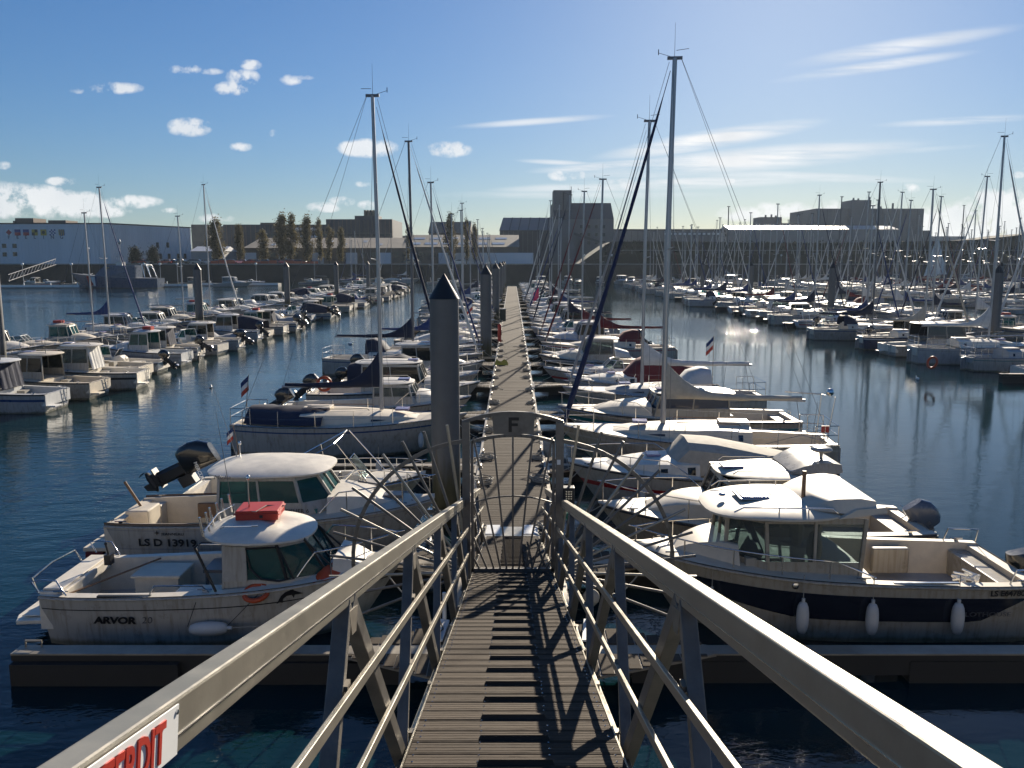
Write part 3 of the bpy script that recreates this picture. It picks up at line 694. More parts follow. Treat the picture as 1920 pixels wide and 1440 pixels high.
PLANK = mat('plank_wood', (.088, .070, .054), .85, spec=.18, var=.45, scale=3.2, bump=.7, bscale=26, rand=.34, stretch=(.35, 6, 6))
PDECK = mat('pontoon_wood', (.10, .082, .064), .9, spec=.15, var=.4, scale=2.2, bump=.6, bscale=18, stretch=(.4, 7.1, 7.1))
PDARK = mat('float_black', (.022, .022, .022), .7, var=.3)
EDGE = mat('alu_edge', (.33, .29, .23), .45, .3, var=.3, scale=4)
def cleat_mesh():
    m = MB(); m.tube([(0, -.13, .09), (0, .13, .09)], .02, 6); m.box(-.03, .03, -.05, .05, 0, .08); m.box(-.05, .05, -.09, .09, 0, .02); return m
def pontoon(xc, y0, y1, hw, name, label, plank_to):
    r_ = tag(bpy.data.objects.new(name, None), label, 'pontoon'); C.objects.link(r_); r_.location = (xc, y0, 0); L = y1 - y0
    m = MB(); y = 0.; q = random.Random(3)
    while y < plank_to - y0:
        m.box(-hw + .07, hw - .07, y, y + .128, .455, .5 + q.uniform(-.003, .003)); y += .14
    m.build('planking', PDECK, r_, kind='stuff')
    if y < L: m = MB(); m.box(-hw + .07, hw - .07, y, L, .455, .5); m.build('far_decking', PDECK, r_)
    for sg in (-1, 1):
        m = MB(); m.box(min(sg * hw, sg * (hw - .07)), max(sg * hw, sg * (hw - .07)), 0, L, .33, .515); m.box(min(sg * hw, sg * (hw + .03)), max(sg * hw, sg * (hw + .03)), 0, L, .36, .44); m.build('edge_beam', EDGE, r_)
    m = MB(); k = 0.
    while k < L: m.box(-hw + .05, hw - .05, k + .02, min(L, k + 3.4), -.35, .40); k += 4
    m.box(-hw + .04, hw - .04, -.0, L, .34, .45); m.build('floats', PDARK, r_)
    return r_
PF = pontoon(0, 12.15, 188, 1.0, 'pontoon', 'central plank pontoon running straight away from the gate', 60)
PE = pontoon(-27, 20, 178, 1.0, 'pontoon', 'plank pontoon between the boats of the left basin', 21)
PG = pontoon(35.1, 30, 196, 1.0, 'pontoon', 'plank pontoon between the nearest boats of the right basin', 31)
PH = pontoon(70.1, 60, 200, 1.0, 'pontoon', 'second plank pontoon of the right basin, deep among the masts', 61)
PI = pontoon(105, 90, 205, 1.0, 'pontoon', 'farthest plank pontoon at the far right behind many masts', 91)
cm = cleat_mesh().build('mooring_cleat', EDGE, PF); cm.location = (.9, 2, .5); k = 0
for i in range(46):
    for sg in (-1, 1):
        if i == 0 and sg == 1: continue
        link('mooring_cleat', cm.data, PF, (sg * .9, 2 + i * 1.9 + (.4 if sg > 0 else 0), .5))
# fingers
def finger_mesh(L, wd=.28, gus=.8):
    m = MB(); m.box(0, L, -wd / 2, wd / 2, .36, .46, 2)
    for a in (-1, 0, 1): m.box(0, L, a * wd * .36 - .05, a * wd * .36 + .05, .46, .485, 1)
    for sg in (-1, 1): m.prism([(0, sg * wd / 2, .44), (1.7, sg * wd / 2, .44), (0, sg * (wd / 2 + gus), .44)], (0, 0, .04), 1)
    for i in range(9):
        for sg in (-1, 1):
            x = .06 + i * .17; dy = gus * (1 - (x + .08) / 1.7); m.box(x, x + .15, min(sg * (wd / 2 + .03), sg * (wd / 2 + dy)), max(sg * (wd / 2 + .03), sg * (wd / 2 + dy)), .482, .5, 0)
    m.box(.05, L - .03, -wd / 2 + .02, wd / 2 - .02, .12, .36, 2); m.box(L - 2.6, L - .02, -wd / 2 - .005, wd / 2 + .1, -.35, .35, 2); m.box(L * .1, L * .45, -wd / 2 - .004, wd / 2 + .05, -.35, .35, 2)
    m.tube([(L - .35, -.1, .48), (L - .35, -.1, .58), (L - .1, -.1, .58), (L - .1, -.1, .48)], .018, 6, 1)
    return m
fl = finger_mesh(6.7).build('finger_pontoon', [PDECK, EDGE, PDARK]); fdm = fl.data
fl.rotation_euler = (0, 0, math.pi); fl.location = (-1.03, 12.26, 0)
tag(fl, 'narrow finger pontoon in front of the nearest left boat', 'finger pontoon', 'finger pontoons')
def finger(x, y, s, label, sc_=1.):
    o = link('finger_pontoon', fdm, None, (x, y, 0), (0, 0, 0 if s > 0 else math.pi), (sc_, 1, 1)); tag(o, label, 'finger pontoon', 'finger pontoons'); return o
finger(1.03, 12.26, 1, 'long finger pontoon in front of the dark striped boat at right', 1.25)
i = 1; y = 16.1
while y < 184:
    finger(-1.03, y, -1, f'{nth(i+1)} finger pontoon from the gate, left side of the central pontoon'); finger(1.03, y, 1, f'{nth(i+1)} finger pontoon from the gate, right side of the central pontoon', 1.1)
    y += 8; i += 1
for (px, sg, nm, y0, y1) in ((-26, 1, 'on the channel side of the left basin pontoon', 36, 176), (34, -1, 'on the channel side of the nearest right basin pontoon', 44, 190)):
    i = 1; y = y0
    while y < y1: finger(px, y, sg, f'{nth(i)} finger pontoon {nm}', .85 if px < 0 else 1.2); y += 9; i += 1

# piles
PILE = mat('pile_paint', (.115, .12, .125), .55, .2, var=.2, scale=2, bump=.1); CONE = mat('pile_cap', (.010, .011, .014), .5)
b = PILE.node_tree.nodes['Principled BSDF']; nt = PILE.node_tree; src = b.inputs['Base Color'].links[0].from_socket
t = nt.nodes.new('ShaderNodeTexCoord'); s = nt.nodes.new('ShaderNodeSeparateXYZ'); nt.links.new(t.outputs['Object'], s.inputs[0]); q_ = nt.nodes.new('ShaderNodeMapping'); q_.inputs['Scale'].default_value = (5, 5, .5); nt.links.new(t.outputs['Object'], q_.inputs[0])
st = noise(nt, q_.outputs[0], 1.2, 5, .65); x = nt.nodes.new('ShaderNodeMix'); x.data_type = 'RGBA'; nt.links.new(MA(nt, 'MULTIPLY', MA(nt, 'ADD', MA(nt, 'MULTIPLY', st, 1.6), MA(nt, 'SUBTRACT', .95, s.outputs[2])), 1.3, clamp=True), x.inputs[0]); nt.links.new(src, x.inputs[6]); x.inputs[7].default_value = (.05, .048, .022, 1)
x2 = nt.nodes.new('ShaderNodeMix'); x2.data_type = 'RGBA'; nt.links.new(MA(nt, 'MULTIPLY', MA(nt, 'SUBTRACT', st, .6), 5, clamp=True), x2.inputs[0]); nt.links.new(x.outputs[2], x2.inputs[6]); x2.inputs[7].default_value = (.13, .105, .08, 1); nt.links.new(x2.outputs[2], b.inputs['Base Color'])
pr_ = root('mooring_pile', (-1.62, 20, 0), 0, 'thick grey steel pile with black pointed cap, nearest, left of the gate', 'pile', 'steel mooring piles')
def cyl(r0, r1, z0, z1, n=32):
    m = MB(); m.loft([[(r * math.cos(2 * math.pi * j / n), r * math.sin(2 * math.pi * j / n), z) for j in range(n)] for r, z in ((r0, z0), (r1, z1))]); return m
cyl(.35, .35, -2, 5.57).build('shaft', PILE, pr_, smooth=40)
cyl(.37, .012, 5.57, 6.17).build('cone_cap', CONE, pr_, smooth=40)
m = MB(); m.box(-.5, .6, -.5, -.42, .38, .52); m.box(-.5, .6, .42, .5, .38, .52); m.box(-.5, -.42, -.5, .5, .38, .52); m.build('guide_frame', STEEL, pr_)
def piles(x, ys, txt):
    for i, y in enumerate(ys): dup(pr_, (x, y, 0), 0, f'{nth(i + 1)} {txt}')
piles(-1.62, [52, 84, 116, 148, 180], 'pile with black cone behind the nearest one on the central pontoon')
piles(-28.4, [46, 76, 106, 136, 166], 'grey pile from the left edge standing among the left basin boats')
piles(33.5, [58, 88, 118, 148, 178], 'grey pile from the right edge in the nearest right boat row')
piles(68.5, [118, 147, 177], 'grey pile from the right in the second right basin pontoon')

# ------------------------------------------------------------------ gangway
SL = .252; SA = math.atan(SL); GD = 17.6; G0 = Vector((0, GD, .5)); XC = .012
def gz(d): return .505 + (GD - d) * SL
def gp(x, d, h): return Vector((x + XC, d, gz(d) + h)) - G0
gw = root('gangway', tuple(G0), 0, 'sloping aluminium gangway with plank deck and truss sides', 'gangway')
pm = MB(); pm.box(-.565, .565, -.093, -.003, -.03, 0); pm.box(-.565, .565, .003, .093, -.03, 0)
for a in (-.088, .088): pm.box(-.565, .565, a - .004, a + .004, 0, .004)
for a in (-.05, 0.046): pm.box(-.565, .565, a - .003, a + .003, 0, .0015)
pl = pm.build('plank', PLANK, gw); pl.rotation_euler = (-SA, 0, 0); pdm = pl.data
d = 17.45; first = True; q = random.Random(4)
while d > -.9:
    if first: pl.location = gp(0, d, 0); first = False
    else: link('plank', pdm, gw, gp(q.uniform(-.004, .004), d, q.uniform(-.002, .001)), (-SA, 0, 0))
    d -= .1955 * math.cos(SA)
cmx = MB(); cmx.prism([(-.2, -.02, 0), (.2, -.02, 0), (.185, -.015, .028), (-.185, -.015, .028)], (0, .026, 0)); first = True
d = 17.2; k = 0
cl = cmx.build('tread_cleat', PLANK, gw); cl.rotation_euler = (-SA, 0, 0); cdm = cl.data; cl.location = gp(0, 17.2, 0)
while d > -.5:
    d -= (.1955 if 12.3 < d < 16.6 else .391) * math.cos(SA)
    link('tread_cleat', cdm, gw, gp(q.uniform(-.01, .01), d, 0), (-SA, 0, 0))
m = MB(); d = 17.4
while d > 1:
    for x in (-.53, -.19, .19, .53):
        if q.random() < .85: p = gp(x + q.uniform(-.006, .006), d, .004); m.ell(p, .006, .006, .004, 5, 3)
    d -= .0974
m.build('screw_heads', STEEL, gw, kind='stuff')
for sg in (-1, 1):
    a, b = gp(sg * .718, -.9, 1.025), gp(sg * .718, 17.3, 1.025)
    MB().bar(a, b, .066, .112).build('handrail', ALU, gw, bevel=.007)
    m = MB(); m.bar(gp(sg * .6835, -.9, 1.005), gp(sg * .6835, 17.3, 1.005), .003, .003); m.build('rail_seam', STEEL, gw)
    m = MB(); m.bar(gp(sg * .60, -.9, -.19), gp(sg * .60, 17.5, -.19), .1, .12); m.build('lower_chord', ALU, gw, bevel=.006)
    m = MB(); m.bar(gp(sg * .572, -.9, -.02), gp(sg * .572, 17.5, -.02), .010, .045); m.build('kick_edge', ALU, gw)
    for h in (.29, .66):
        m = MB(); m.bar(gp(sg * .63, -.9, h), gp(sg * .63, 17.3, h), .022, .045); m.build('mid_rail', ALU, gw, bevel=.003)
    d = .12; up = True
    while d < 16.9:
        a, b = (gp(sg * .645, d, -.17), gp(sg * .715, d + 1.04, .975)) if up else (gp(sg * .715, d + .03, .975), gp(sg * .645, d + 1.07, -.17))
        MB().bar(a, b, .065, .075, up=(0, 0, 1)).build('truss_member', ALUD, gw, bevel=.004); d += 1.075; up = not up
for sg in (-1, 1):
    d = .12
    while d < 16.9:
        for dd, hh in ((1.07, .93),):
            p = gp(sg * .684, d + dd, hh); m = MB(); m.prism([p + Vector((0, -.09, .04)), p + Vector((0, .09, -.005)), p + Vector((0, .04, -.1)), p + Vector((0, -.05, -.08))], (-sg * .006, 0, 0)); m.build('gusset_plate', RUST, gw)
        for h in (.29, .66):
            f = (h + .17) / 1.14; p = gp(sg * (.645 + .07 * f - .036), d + 1.07 * f, h + .022); MB().box(p.x - .012, p.x + .012, p.y - .03, p.y + .03, p.z - .01, p.z + .012).build('weld_bracket', RUST, gw)
        d += 2.15
d = .3
while d < 17.4: m = MB(); m.bar(gp(-.62, d, -.08), gp(.62, d, -.08), .05, .08); m.build('cross_beam', ALU, gw); d += 1.07
m = MB(); m.box(-.62, -.27, 0, .75, .012, .024); m.box(.25, .60, 0, .75, .012, .024)
MB().box(-.62, .6, -.1, .62, .0, .012).build('landing_flap', ALU, gw)
for x0 in (-.59, .25):
    MB().box(x0, x0 + .32, .1, .72, .013, .022).build('landing_plate', WHITEP, gw)
# red and white notice on the left rail
T0 = Matrix(((0, 0, 1), (math.cos(SA), math.sin(SA), 0), (-math.sin(SA), math.cos(SA), 0)))
def on_rail(d, h): return Vector((-.683 + XC, d, gz(d) + h))
sg_ = root('notice', tuple(on_rail(1.535, .972)), 0, 'white notice with big red capitals screwed to the left handrail', 'sign')
sg_.rotation_euler = T0.to_euler()
m = MB(); m.box(-.44, 0, 0, .098, .001, .005); m.build('sign_plate', WHITEP, sg_, bevel=.001)
text('INTERDIT', .102, RED, sg_, 'lettering', (-.405, .014, .0065), (0, 0, 0), bold=.0026, sx=.76)
m = MB(); m.ell((-.012, .085, .006), .006, .006, .004, 8, 4); m.build('screw', STEEL, sg_)
# gate
GY = 11.5; gt = root('gate', (XC, GY, gz(GY)), 0, 'tall aluminium gate with fan of bars and an F panel', 'gate')
for sg in (-1, 1):
    x = sg * .66; hh = 2.22 if sg < 0 else 2.2
    MB().box(x - .055, x + .055, -.05, .05, -.1, hh).build('gate_post', ALUD, gt, bevel=.005)
def arcpts(R_, c, a0, a1, n=18): return [(c[0] + R_ * math.sin(R(a0 + (a1 - a0) * i / (n - 1))), 0, c[1] + R_ * math.cos(R(a0 + (a1 - a0) * i / (n - 1)))) for i in range(n)]
def flat(P, w_, h_):
    m = MB()
    for a, b in zip(P[:-1], P[1:]):
        a = Vector(a); b = Vector(b); e = (b - a).normalized() * .004; m.bar(a - e, b + e, w_, h_, up=(0, 1, 0))
    return m
def arch(half, hs__, rise, n=16): return [(-half + 2 * half * i / (n - 1), 0, hs__ + rise * (1 - (2 * i / (n - 1) - 1) ** 2)) for i in range(n)]
flat(arch(.70, 2.2, .13), .05, .05).build('header_arch', ALUD, gt)
gl = flat(arch(.575, 1.92, .09), .045, .04).build('gate_leaf', ALUD, gt)
for sg in (-1, 1): MB().box(sg * .575 - .02, sg * .575 + .02, -.02, .02, .02, 1.93).build('leaf_stile', ALUD, gl)
MB().box(-.6, .6, -.02, .02, -.01, .06).build('bottom_rail', ALUD, gl)
flat(arch(.57, 1.03, .1), .02, .016).build('mid_arch', ALUD, gl)
for k in range(-7, 8):
    a = R(5.55 * k); hy = -.86; t0 = (0.06 - hy) / math.cos(a); xb = t0 * math.sin(a)
    if abs(xb) > .56: continue
    tx = 9 if k == 0 else .56 / abs(math.sin(a)); zt_ = 1.99 if abs(k) < 3 else 9; t1 = tx
    zz = 1.93 + .08 * (1 - (min(.57, t1 * abs(math.sin(a))) / .575) ** 2)
    t1 = min(tx, (1.95 - hy + .07 * (1 - abs(k) / 3.)) / math.cos(a)); MB().bar((math.sin(a) * t0, 0, hy + math.cos(a) * t0), (math.sin(a) * t1, 0, hy + math.cos(a) * t1), .026, .026, up=(0, 1, 0)).build('gate_bar', ALUD, gl)
pn = MB().prism([(-.27, -.012, 2.03), (.29, -.012, 2.03), (.31, -.012, 2.31), (-.29, -.012, 2.31)], (0, .01, 0)).build('letter_panel', ALUD, gt)
m = MB(); m.box(-.06, -.015, -.018, -.0125, 2.06, 2.27); m.box(-.015, .085, -.018, -.0125, 2.225, 2.27); m.box(-.015, .07, -.018, -.0125, 2.145, 2.185); m.build('letter', INK, pn)
kp = MB().box(.71, .87, -.09, .06, 1.0, 1.27).build('keypad', BLACK, gt, bevel=.008)
m = MB()
for i in range(3):
    for j in range(4): m.box(.745 + i * .034, .765 + i * .034, -.096, -.0905, 1.21 - j * .034, 1.228 - j * .034)
m.build('keypad_buttons', STEEL, kp)
m = MB(); m.box(.62, .67, -.0555, -.0505, 1.6, 1.67); m.build('sticker', WHITEP, gt)
for sg in (-1, 1):
    hub = (sg * .62, .0)
    for k, a in enumerate([8, 17, 26, 35, 44, 53, 63, 73, 83, 92, 101, 112]):
        L_ = 2.18 - .02 * k if k < 9 else 1.9; m = MB(); A = R(a)
        m.tube([(hub[0] + sg * math.sin(A) * .12, 0, math.cos(A) * .12), (hub[0] + sg * math.sin(A) * L_, 0, math.cos(A) * L_)], .021, 8); m.build('fan_bar', ALU if k % 3 == 0 else ALUD, gt, smooth=60)
    P = [(hub[0] + sg * r_ * math.sin(R(a)), 0, r_ * math.cos(R(a))) for a, r_ in zip(range(2, 98, 6), [1.93 - .018 * j for j in range(17)])]
    flat(P, .055, .014).build('fan_arc', ALUD, gt)
    x, _, z = P[-1]; MB().bar((x, 0, z), (x + sg * .36, -.05, z + .02), .045, .014).build('arc_foot', ALUD, gt)

# ------------------------------------------------------------------ fenders, buoys, ropes
fr = root('fender', (0, 0, 0), 0, 'x', 'fender', 'white fenders hanging on the boats')
m = MB(); m.ell((0, 0, 0), .105, .105, .28, 14, 9, p=.55); m.tube([(0, 0, .25), (0, 0, .34)], .03, 8); m.build('fender_body', FEND, fr, smooth=60)
m = MB(); m.tube([(0, 0, .3), (0, .02, .75)], .008, 4); m.build('fender_rope', ROPE, fr)
nf = [0]
def fender(loc, label, rot=(0, 0, 0), s=1.):
    if nf[0] == 0: fr.location = loc; fr.rotation_euler = rot; fr['label'] = label; fr.scale = (s, s, s); o = fr
    else: o = dup(fr, loc, 0, label); o.rotation_euler = rot; o.scale = (s, s, s)
    nf[0] += 1
def lines(par, L, H_, side=1.25):
    m = MB(); q = random.Random(int(L * 10))
    for sg in (-1, 1):
        a = Vector((L * .93, sg * .25, H_ + .05)); b = Vector((L + .55, sg * side * .75, .56)); P = [a.lerp(b, i / 6) - Vector((0, 0, .12 * math.sin(math.pi * i / 6))) for i in range(7)]; m.tube(P, .013, 5)
    return small(m.build('mooring_lines', ROPE, par))

# ------------------------------------------------------------------ the nearest boats, one by one
def put(r_, loc, rz, label, cat, group=None):
    r_.location = loc; r_.rotation_euler = (0, 0, rz); return tag(r_, label, cat, group)
def hulltext(par, H, s, x, r, size, m_, side, bold=.004, sx=1., shear=0., off=.03, name='hull_lettering'):
    """letters on the hull side; side=-1 starboard (seen from -y), +1 port (boat turned bow left)"""
    t = x / H.L; a = Vector(H.pt(t, r, side)); b = Vector(H.pt(t, min(1, r + .2), side)); tilt = math.atan2(abs(b.y) - abs(a.y), b.z - a.z)
    c = Vector(H.pt(min(1, t + .15), r, side)); yaw = math.atan2(c.y - a.y, c.x - a.x)
    if side < 0: return text(s, size, m_, par, name, (a.x, a.y - off, a.z), (R(90) + tilt, 0, yaw), bold, sx, shear)
    return text(s, size, m_, par, name, (a.x, a.y + off, a.z), (R(90) + tilt, 0, R(180) + yaw), bold, sx, shear)

# left 1: small fishing boat with egg-shaped roof
def left1():
    r_ = root('fishing_boat'); H = Hull(6.05, 2.2, .87, 1.2, tw=.9, flare=.16)
    H.mesh([GELG, GEL, INK], [(.74, .76, 2)], n=24).build('hull', [GEL, GEL, INK], r_, smooth=35)
    H.deck(.62, floor=.28, side=.17, camber=.08).build('deck', [DECK, DECKG], r_, smooth=40); rubrail(H, r_, GEL, .02)
    m = MB(); m.box(-.01, .42, -.88, .88, .75, .93); m.box(.02, .36, -.83, .83, .93, .965); m.build('transom_bench', DECK, r_, bevel=.02)
    m = MB(); m.prism([(-.02, -.85, .34), (-.02, .85, .34), (-.5, .8, .3), (-.6, .55, .3), (-.6, -.55, .3), (-.5, -.8, .3)], (0, 0, .07)); m.box(-.45, -.1, -.7, .7, .41, .43); m.build('swim_platform', DECK, r_, bevel=.015)
    for P in [[(.05, sg * .98, .95), (-.06, sg * .99, 1.15), (.1, sg * .99, 1.18), (.35, sg * .98, 1.16), (.5, sg * .98, .9)] for sg in (-1, 1)] + [[(-.02, -.9, .95), (-.1, -.88, 1.17), (-.14, -.2, 1.2), (-.1, .5, 1.17), (-.02, .55, .95)],
              [(1.9, -1.02, .9), (2.0, -1.01, 1.08), (2.8, -1.0, 1.08), (2.95, -1.0, .92)], [(1.9, 1.02, .9), (2.0, 1.01, 1.1), (3.0, 1.0, 1.1)]]:
        m = MB(); m.tube(P, .014, 6); m.build('grab_rail', STEEL, r_, smooth=60)
    m = MB(); m.box(1.05, 1.95, -1.06, -.99, .9, .925); m.build('rod_shelf', BLACK, r_)
    m = MB(); m.box(1.15, 1.95, .1, .7, .28, .78); m.box(1.1, 2.0, .05, .75, .78, .84); m.build('fish_locker', DECKC, r_, bevel=.02)
    m = MB(); m.box(2.35, 3.0, .25, .85, .82, .88); m.tube([(2.4, .3, .28), (2.4, .3, .82)], .03, 6); m.tube([(2.95, .8, .28), (2.95, .8, .82)], .03, 6); m.build('bait_table', MASTD, r_)
    m = MB(); m.box(2.2, 3.1, -.95, -.35, .28, .86); m.build('side_locker', DECK, r_, bevel=.05)
    m = MB(); m.box(.5, .62, .35, .5, .93, 1.12); m.tube([(.56, .42, 1.1), (.52, .42, 1.3)], .018, 6); m.ell((.52, .42, 1.32), .03, .03, .03, 8, 5); m.build('engine_lever', BLACK, r_)
    m = MB(); m.tube([(.42, -.85, .86), (1.35, .8, .9)], .018, 6); m.build('wooden_pole', TEAK, r_)
    m = MB(); m.tube([(.7 + .1 * math.cos(j), -.72 + .12 * math.sin(j), .3 + j * .008) for j in range(26)], .02, 5); m.build('yellow_rope', YEL, r_)
    # wheelhouse
    bot = [(3.1, -.86), (4.25, -.84), (4.98, -.5), (4.98, .5), (4.25, .84), (3.1, .86)]; top = [(3.14, -.80), (4.0, -.76), (4.38, -.44), (4.38, .44), (4.0, .76), (3.14, .80)]
    hw = house(r_, bot, top, .85, 1.12, 1.74, GEL, GLT, skip=(5,), nsub={2: 2}, pr=.04, band=.08, mp=BLACK)
    for sg in (-1, 1):
        m = MB(); P = [(3.5, 1.66), (4.05, 1.68), (4.3, 1.14), (4.05, 1.1), (3.75, 1.14), (3.57, 1.32)]
        F = []
        for x, z in P: a = (z - .85) / .89; F.append((x, sg * (.86 - (.86 - .80) * a - .015 * (x > 4) + .006), z))
        m.tube(F, .02, 6, closed=True); m.build('window_frame', BLACK, hw)
        m = MB(); m.prism([(3.1, sg * .872, 1.1), (3.52, sg * .866, 1.1), (3.5, sg * .822, 1.7), (3.1, sg * .822, 1.7)], (0, -sg * .02, 0)); m.build('door_pillar', GEL, hw)
    m = MB(); m.tube([(4.98, -.52, 1.13), (4.98, .52, 1.13)], .02, 6); m.tube([(4.39, -.46, 1.7), (4.39, .46, 1.7)], .02, 6); m.tube([(4.98, -.5, 1.13), (4.38, -.44, 1.72)], .02, 6); m.tube([(4.98, .5, 1.13), (4.38, .44, 1.72)], .02, 6); m.build('windscreen_frame', BLACK, hw)
    m = MB(); m.box(3.9, 4.5, -.5, .5, .9, 1.12); m.box(3.45, 3.85, -.6, -.2, .3, .95); m.tube([(4.0 + .0, -.35 + .17 * math.cos(a), 1.2 + .17 * math.sin(a)) for a in [.628 * j for j in range(10)]], .014, 5, closed=True); m.build('helm', SEAT, hw)
    m = MB(); m.slab(2.6, 4.5, .93, 1.72, .1, .14, e=2.35, n=36, front=.94, nose=.06); rf = m.build('roof', DECK, r_, smooth=50)
    m = MB()
    for i in range(6): y = -.7 + i * .28; x = 2.72 + .02 * (i % 2) + .06 * abs(y); m.tube([(x, y, 1.84), (x - .05, y - .01, 2.18)], .024, 8)
    m.tube([(2.8, -.78, 1.95), (2.76, 0, 2.02), (2.8, .78, 1.95)], .014, 6); m.build('rod_holders', STEEL, rf, smooth=60)
    m = MB(); m.tube([(3.0, -.55, 1.93), (3.1, -.62, 1.99), (3.55, -.6, 1.99), (3.62, -.5, 1.96)], .014, 6); m.tube([(3.0, .55, 1.93), (3.1, .62, 1.99), (3.55, .6, 1.99), (3.62, .5, 1.96)], .014, 6); m.build('roof_rail', STEEL, rf)
    antenna(rf, 2.95, .3, 1.9, 1.9, -.12); m = MB(); m.tube([(3.3, .1, 1.9), (3.3, .1, 2.62)], .016, 8); m.ell((3.3, .1, 2.66), .045, .045, .05); m.build('mast_light', STEEL, rf)
    m = MB(); m.tube([(3.05, -.98, .9), (2.72, -1.0, 1.75)], .022, 6); m.tube([(2.7, -1.0, 1.74), (2.8, -.9, 1.8), (2.95, -.85, 1.78)], .012, 6); m.build('boat_hook', BLACK, r_)
    m = MB(); rings = []
    for i in range(6):
        f = i / 5; x = 4.9 + .6 * f; wd = .62 - .25 * f; z = H.sheer(x / H.L); h = .26 * (1 - f ** 1.5) + .02; rings.append([(x, -wd, z), (x, -wd * .8, z + h), (x, wd * .8, z + h), (x, wd, z)])
    m.loft(rings); m.build('foredeck_trunk', DECK, r_, smooth=50)
    H.rail(.72, h=.5, post=3, r=.014).build('bow_rail', STEEL, r_, smooth=60); cleats(H, (.06, .47, .93), r_)
    m = MB(); m.tube([(2.75, -1.06, .93), (2.6, -1.2, .45)], .006, 4); m.tube([(3.25, -1.2, .45), (3.75, -1.04, .95)], .006, 4); m.build('fender_line', BLACK, r_)
    hulltext(r_, H, 'ARVOR', .95, .5, .17, INK, -1, bold=.008, sx=1.25, shear=.15); hulltext(r_, H, '20', 1.78, .5, .17, MASTD, -1, bold=-.002, sx=1.1, shear=.15)
    # leaping fish decal near the bow
    t = .68; a = Vector(H.pt(t, .78, -1)); D = [(0, 0), (.05, .09), (.12, .15), (.2, .18), (.24, .23), (.26, .17), (.34, .13), (.4, .1), (.33, .09), (.27, .09), (.25, .03), (.22, .09), (.14, .08), (.08, .03), (.07, -.04), (.03, -.02), (-.03, -.05)]
    c = Vector(H.pt(t + .1, .78, -1)); sl_ = (c.y - a.y) / (c.x - a.x)
    m = MB(); m.prism([(a.x + u, a.y - .03 + sl_ * u - .12 * v, a.z + v) for u, v in D], (0, .003, 0)); m.build('dolphin_decal', INK, r_)
    lines(r_, 6.05, 1.2)
    return put(r_, (-8.0, 14.35, 0), 0, 'nearest boat at left: white fishing boat with egg-shaped roof carrying a red case', 'boat')
left1()
m = MB(); m.box(-.33, .33, -.3, .3, 0, .2); m.box(-.35, .35, -.32, .32, .12, .15); bx = m.build('storage_box', RED, None, bevel=.02)
m = MB(); m.tube([(-.36, -.1, .02), (-.35, -.12, .16), (0, -.33, .2), (.1, .0, .215), (.36, .12, .16)], .012, 5); m.build('lashing', ROPE, bx); m = MB(); m.box(.05, .1, -.335, -.32, .06, .12); m.build('latch', BLACK, bx)
bx.location = (-4.52, 14.5, 1.945); bx.scale = (1.12, 1, .85); bx.rotation_euler = (0, 0, R(4)); tag(bx, 'flat red case lashed on top of the egg-shaped roof', 'box')
def ring(loc, rot, label, r=.26):
    m = MB(); m.tube([(r * math.cos(a), r * math.sin(a), 0) for a in [2 * math.pi * j / 24 for j in range(24)]], r * .22, 10, closed=True)
    o = m.build('lifebuoy', ORNG, None, smooth=60); o.location = loc; o.rotation_euler = rot; tag(o, label, 'lifebuoy'); return o
ring((-4.3, 13.36, .955), (R(20), 0, 0), 'orange lifebuoy leaning on the cabin side of the nearest left boat', .19)
m = MB(); m.loft([[(-3.42 + .45 * a, 13.55 + .1 * a, .98 + h), (-3.36 + .4 * a, 13.75, 1.12 + h), (-3.2 + .25 * a, 14.0, 1.2 + h * .5)] for a, h in ((0, .02), (.3, .13), (.6, .08), (1, .0))], cap=False, close=False)
o = m.build('cloth', ORNG, None, smooth=60); tag(o, 'red-orange cloth bundled under the windscreen of the nearest left boat', 'cloth')
fender((-5.05, 13.14, .42), 'pale fender lying sideways on the hull of the nearest left boat', (0, R(88), 0), 1.15)

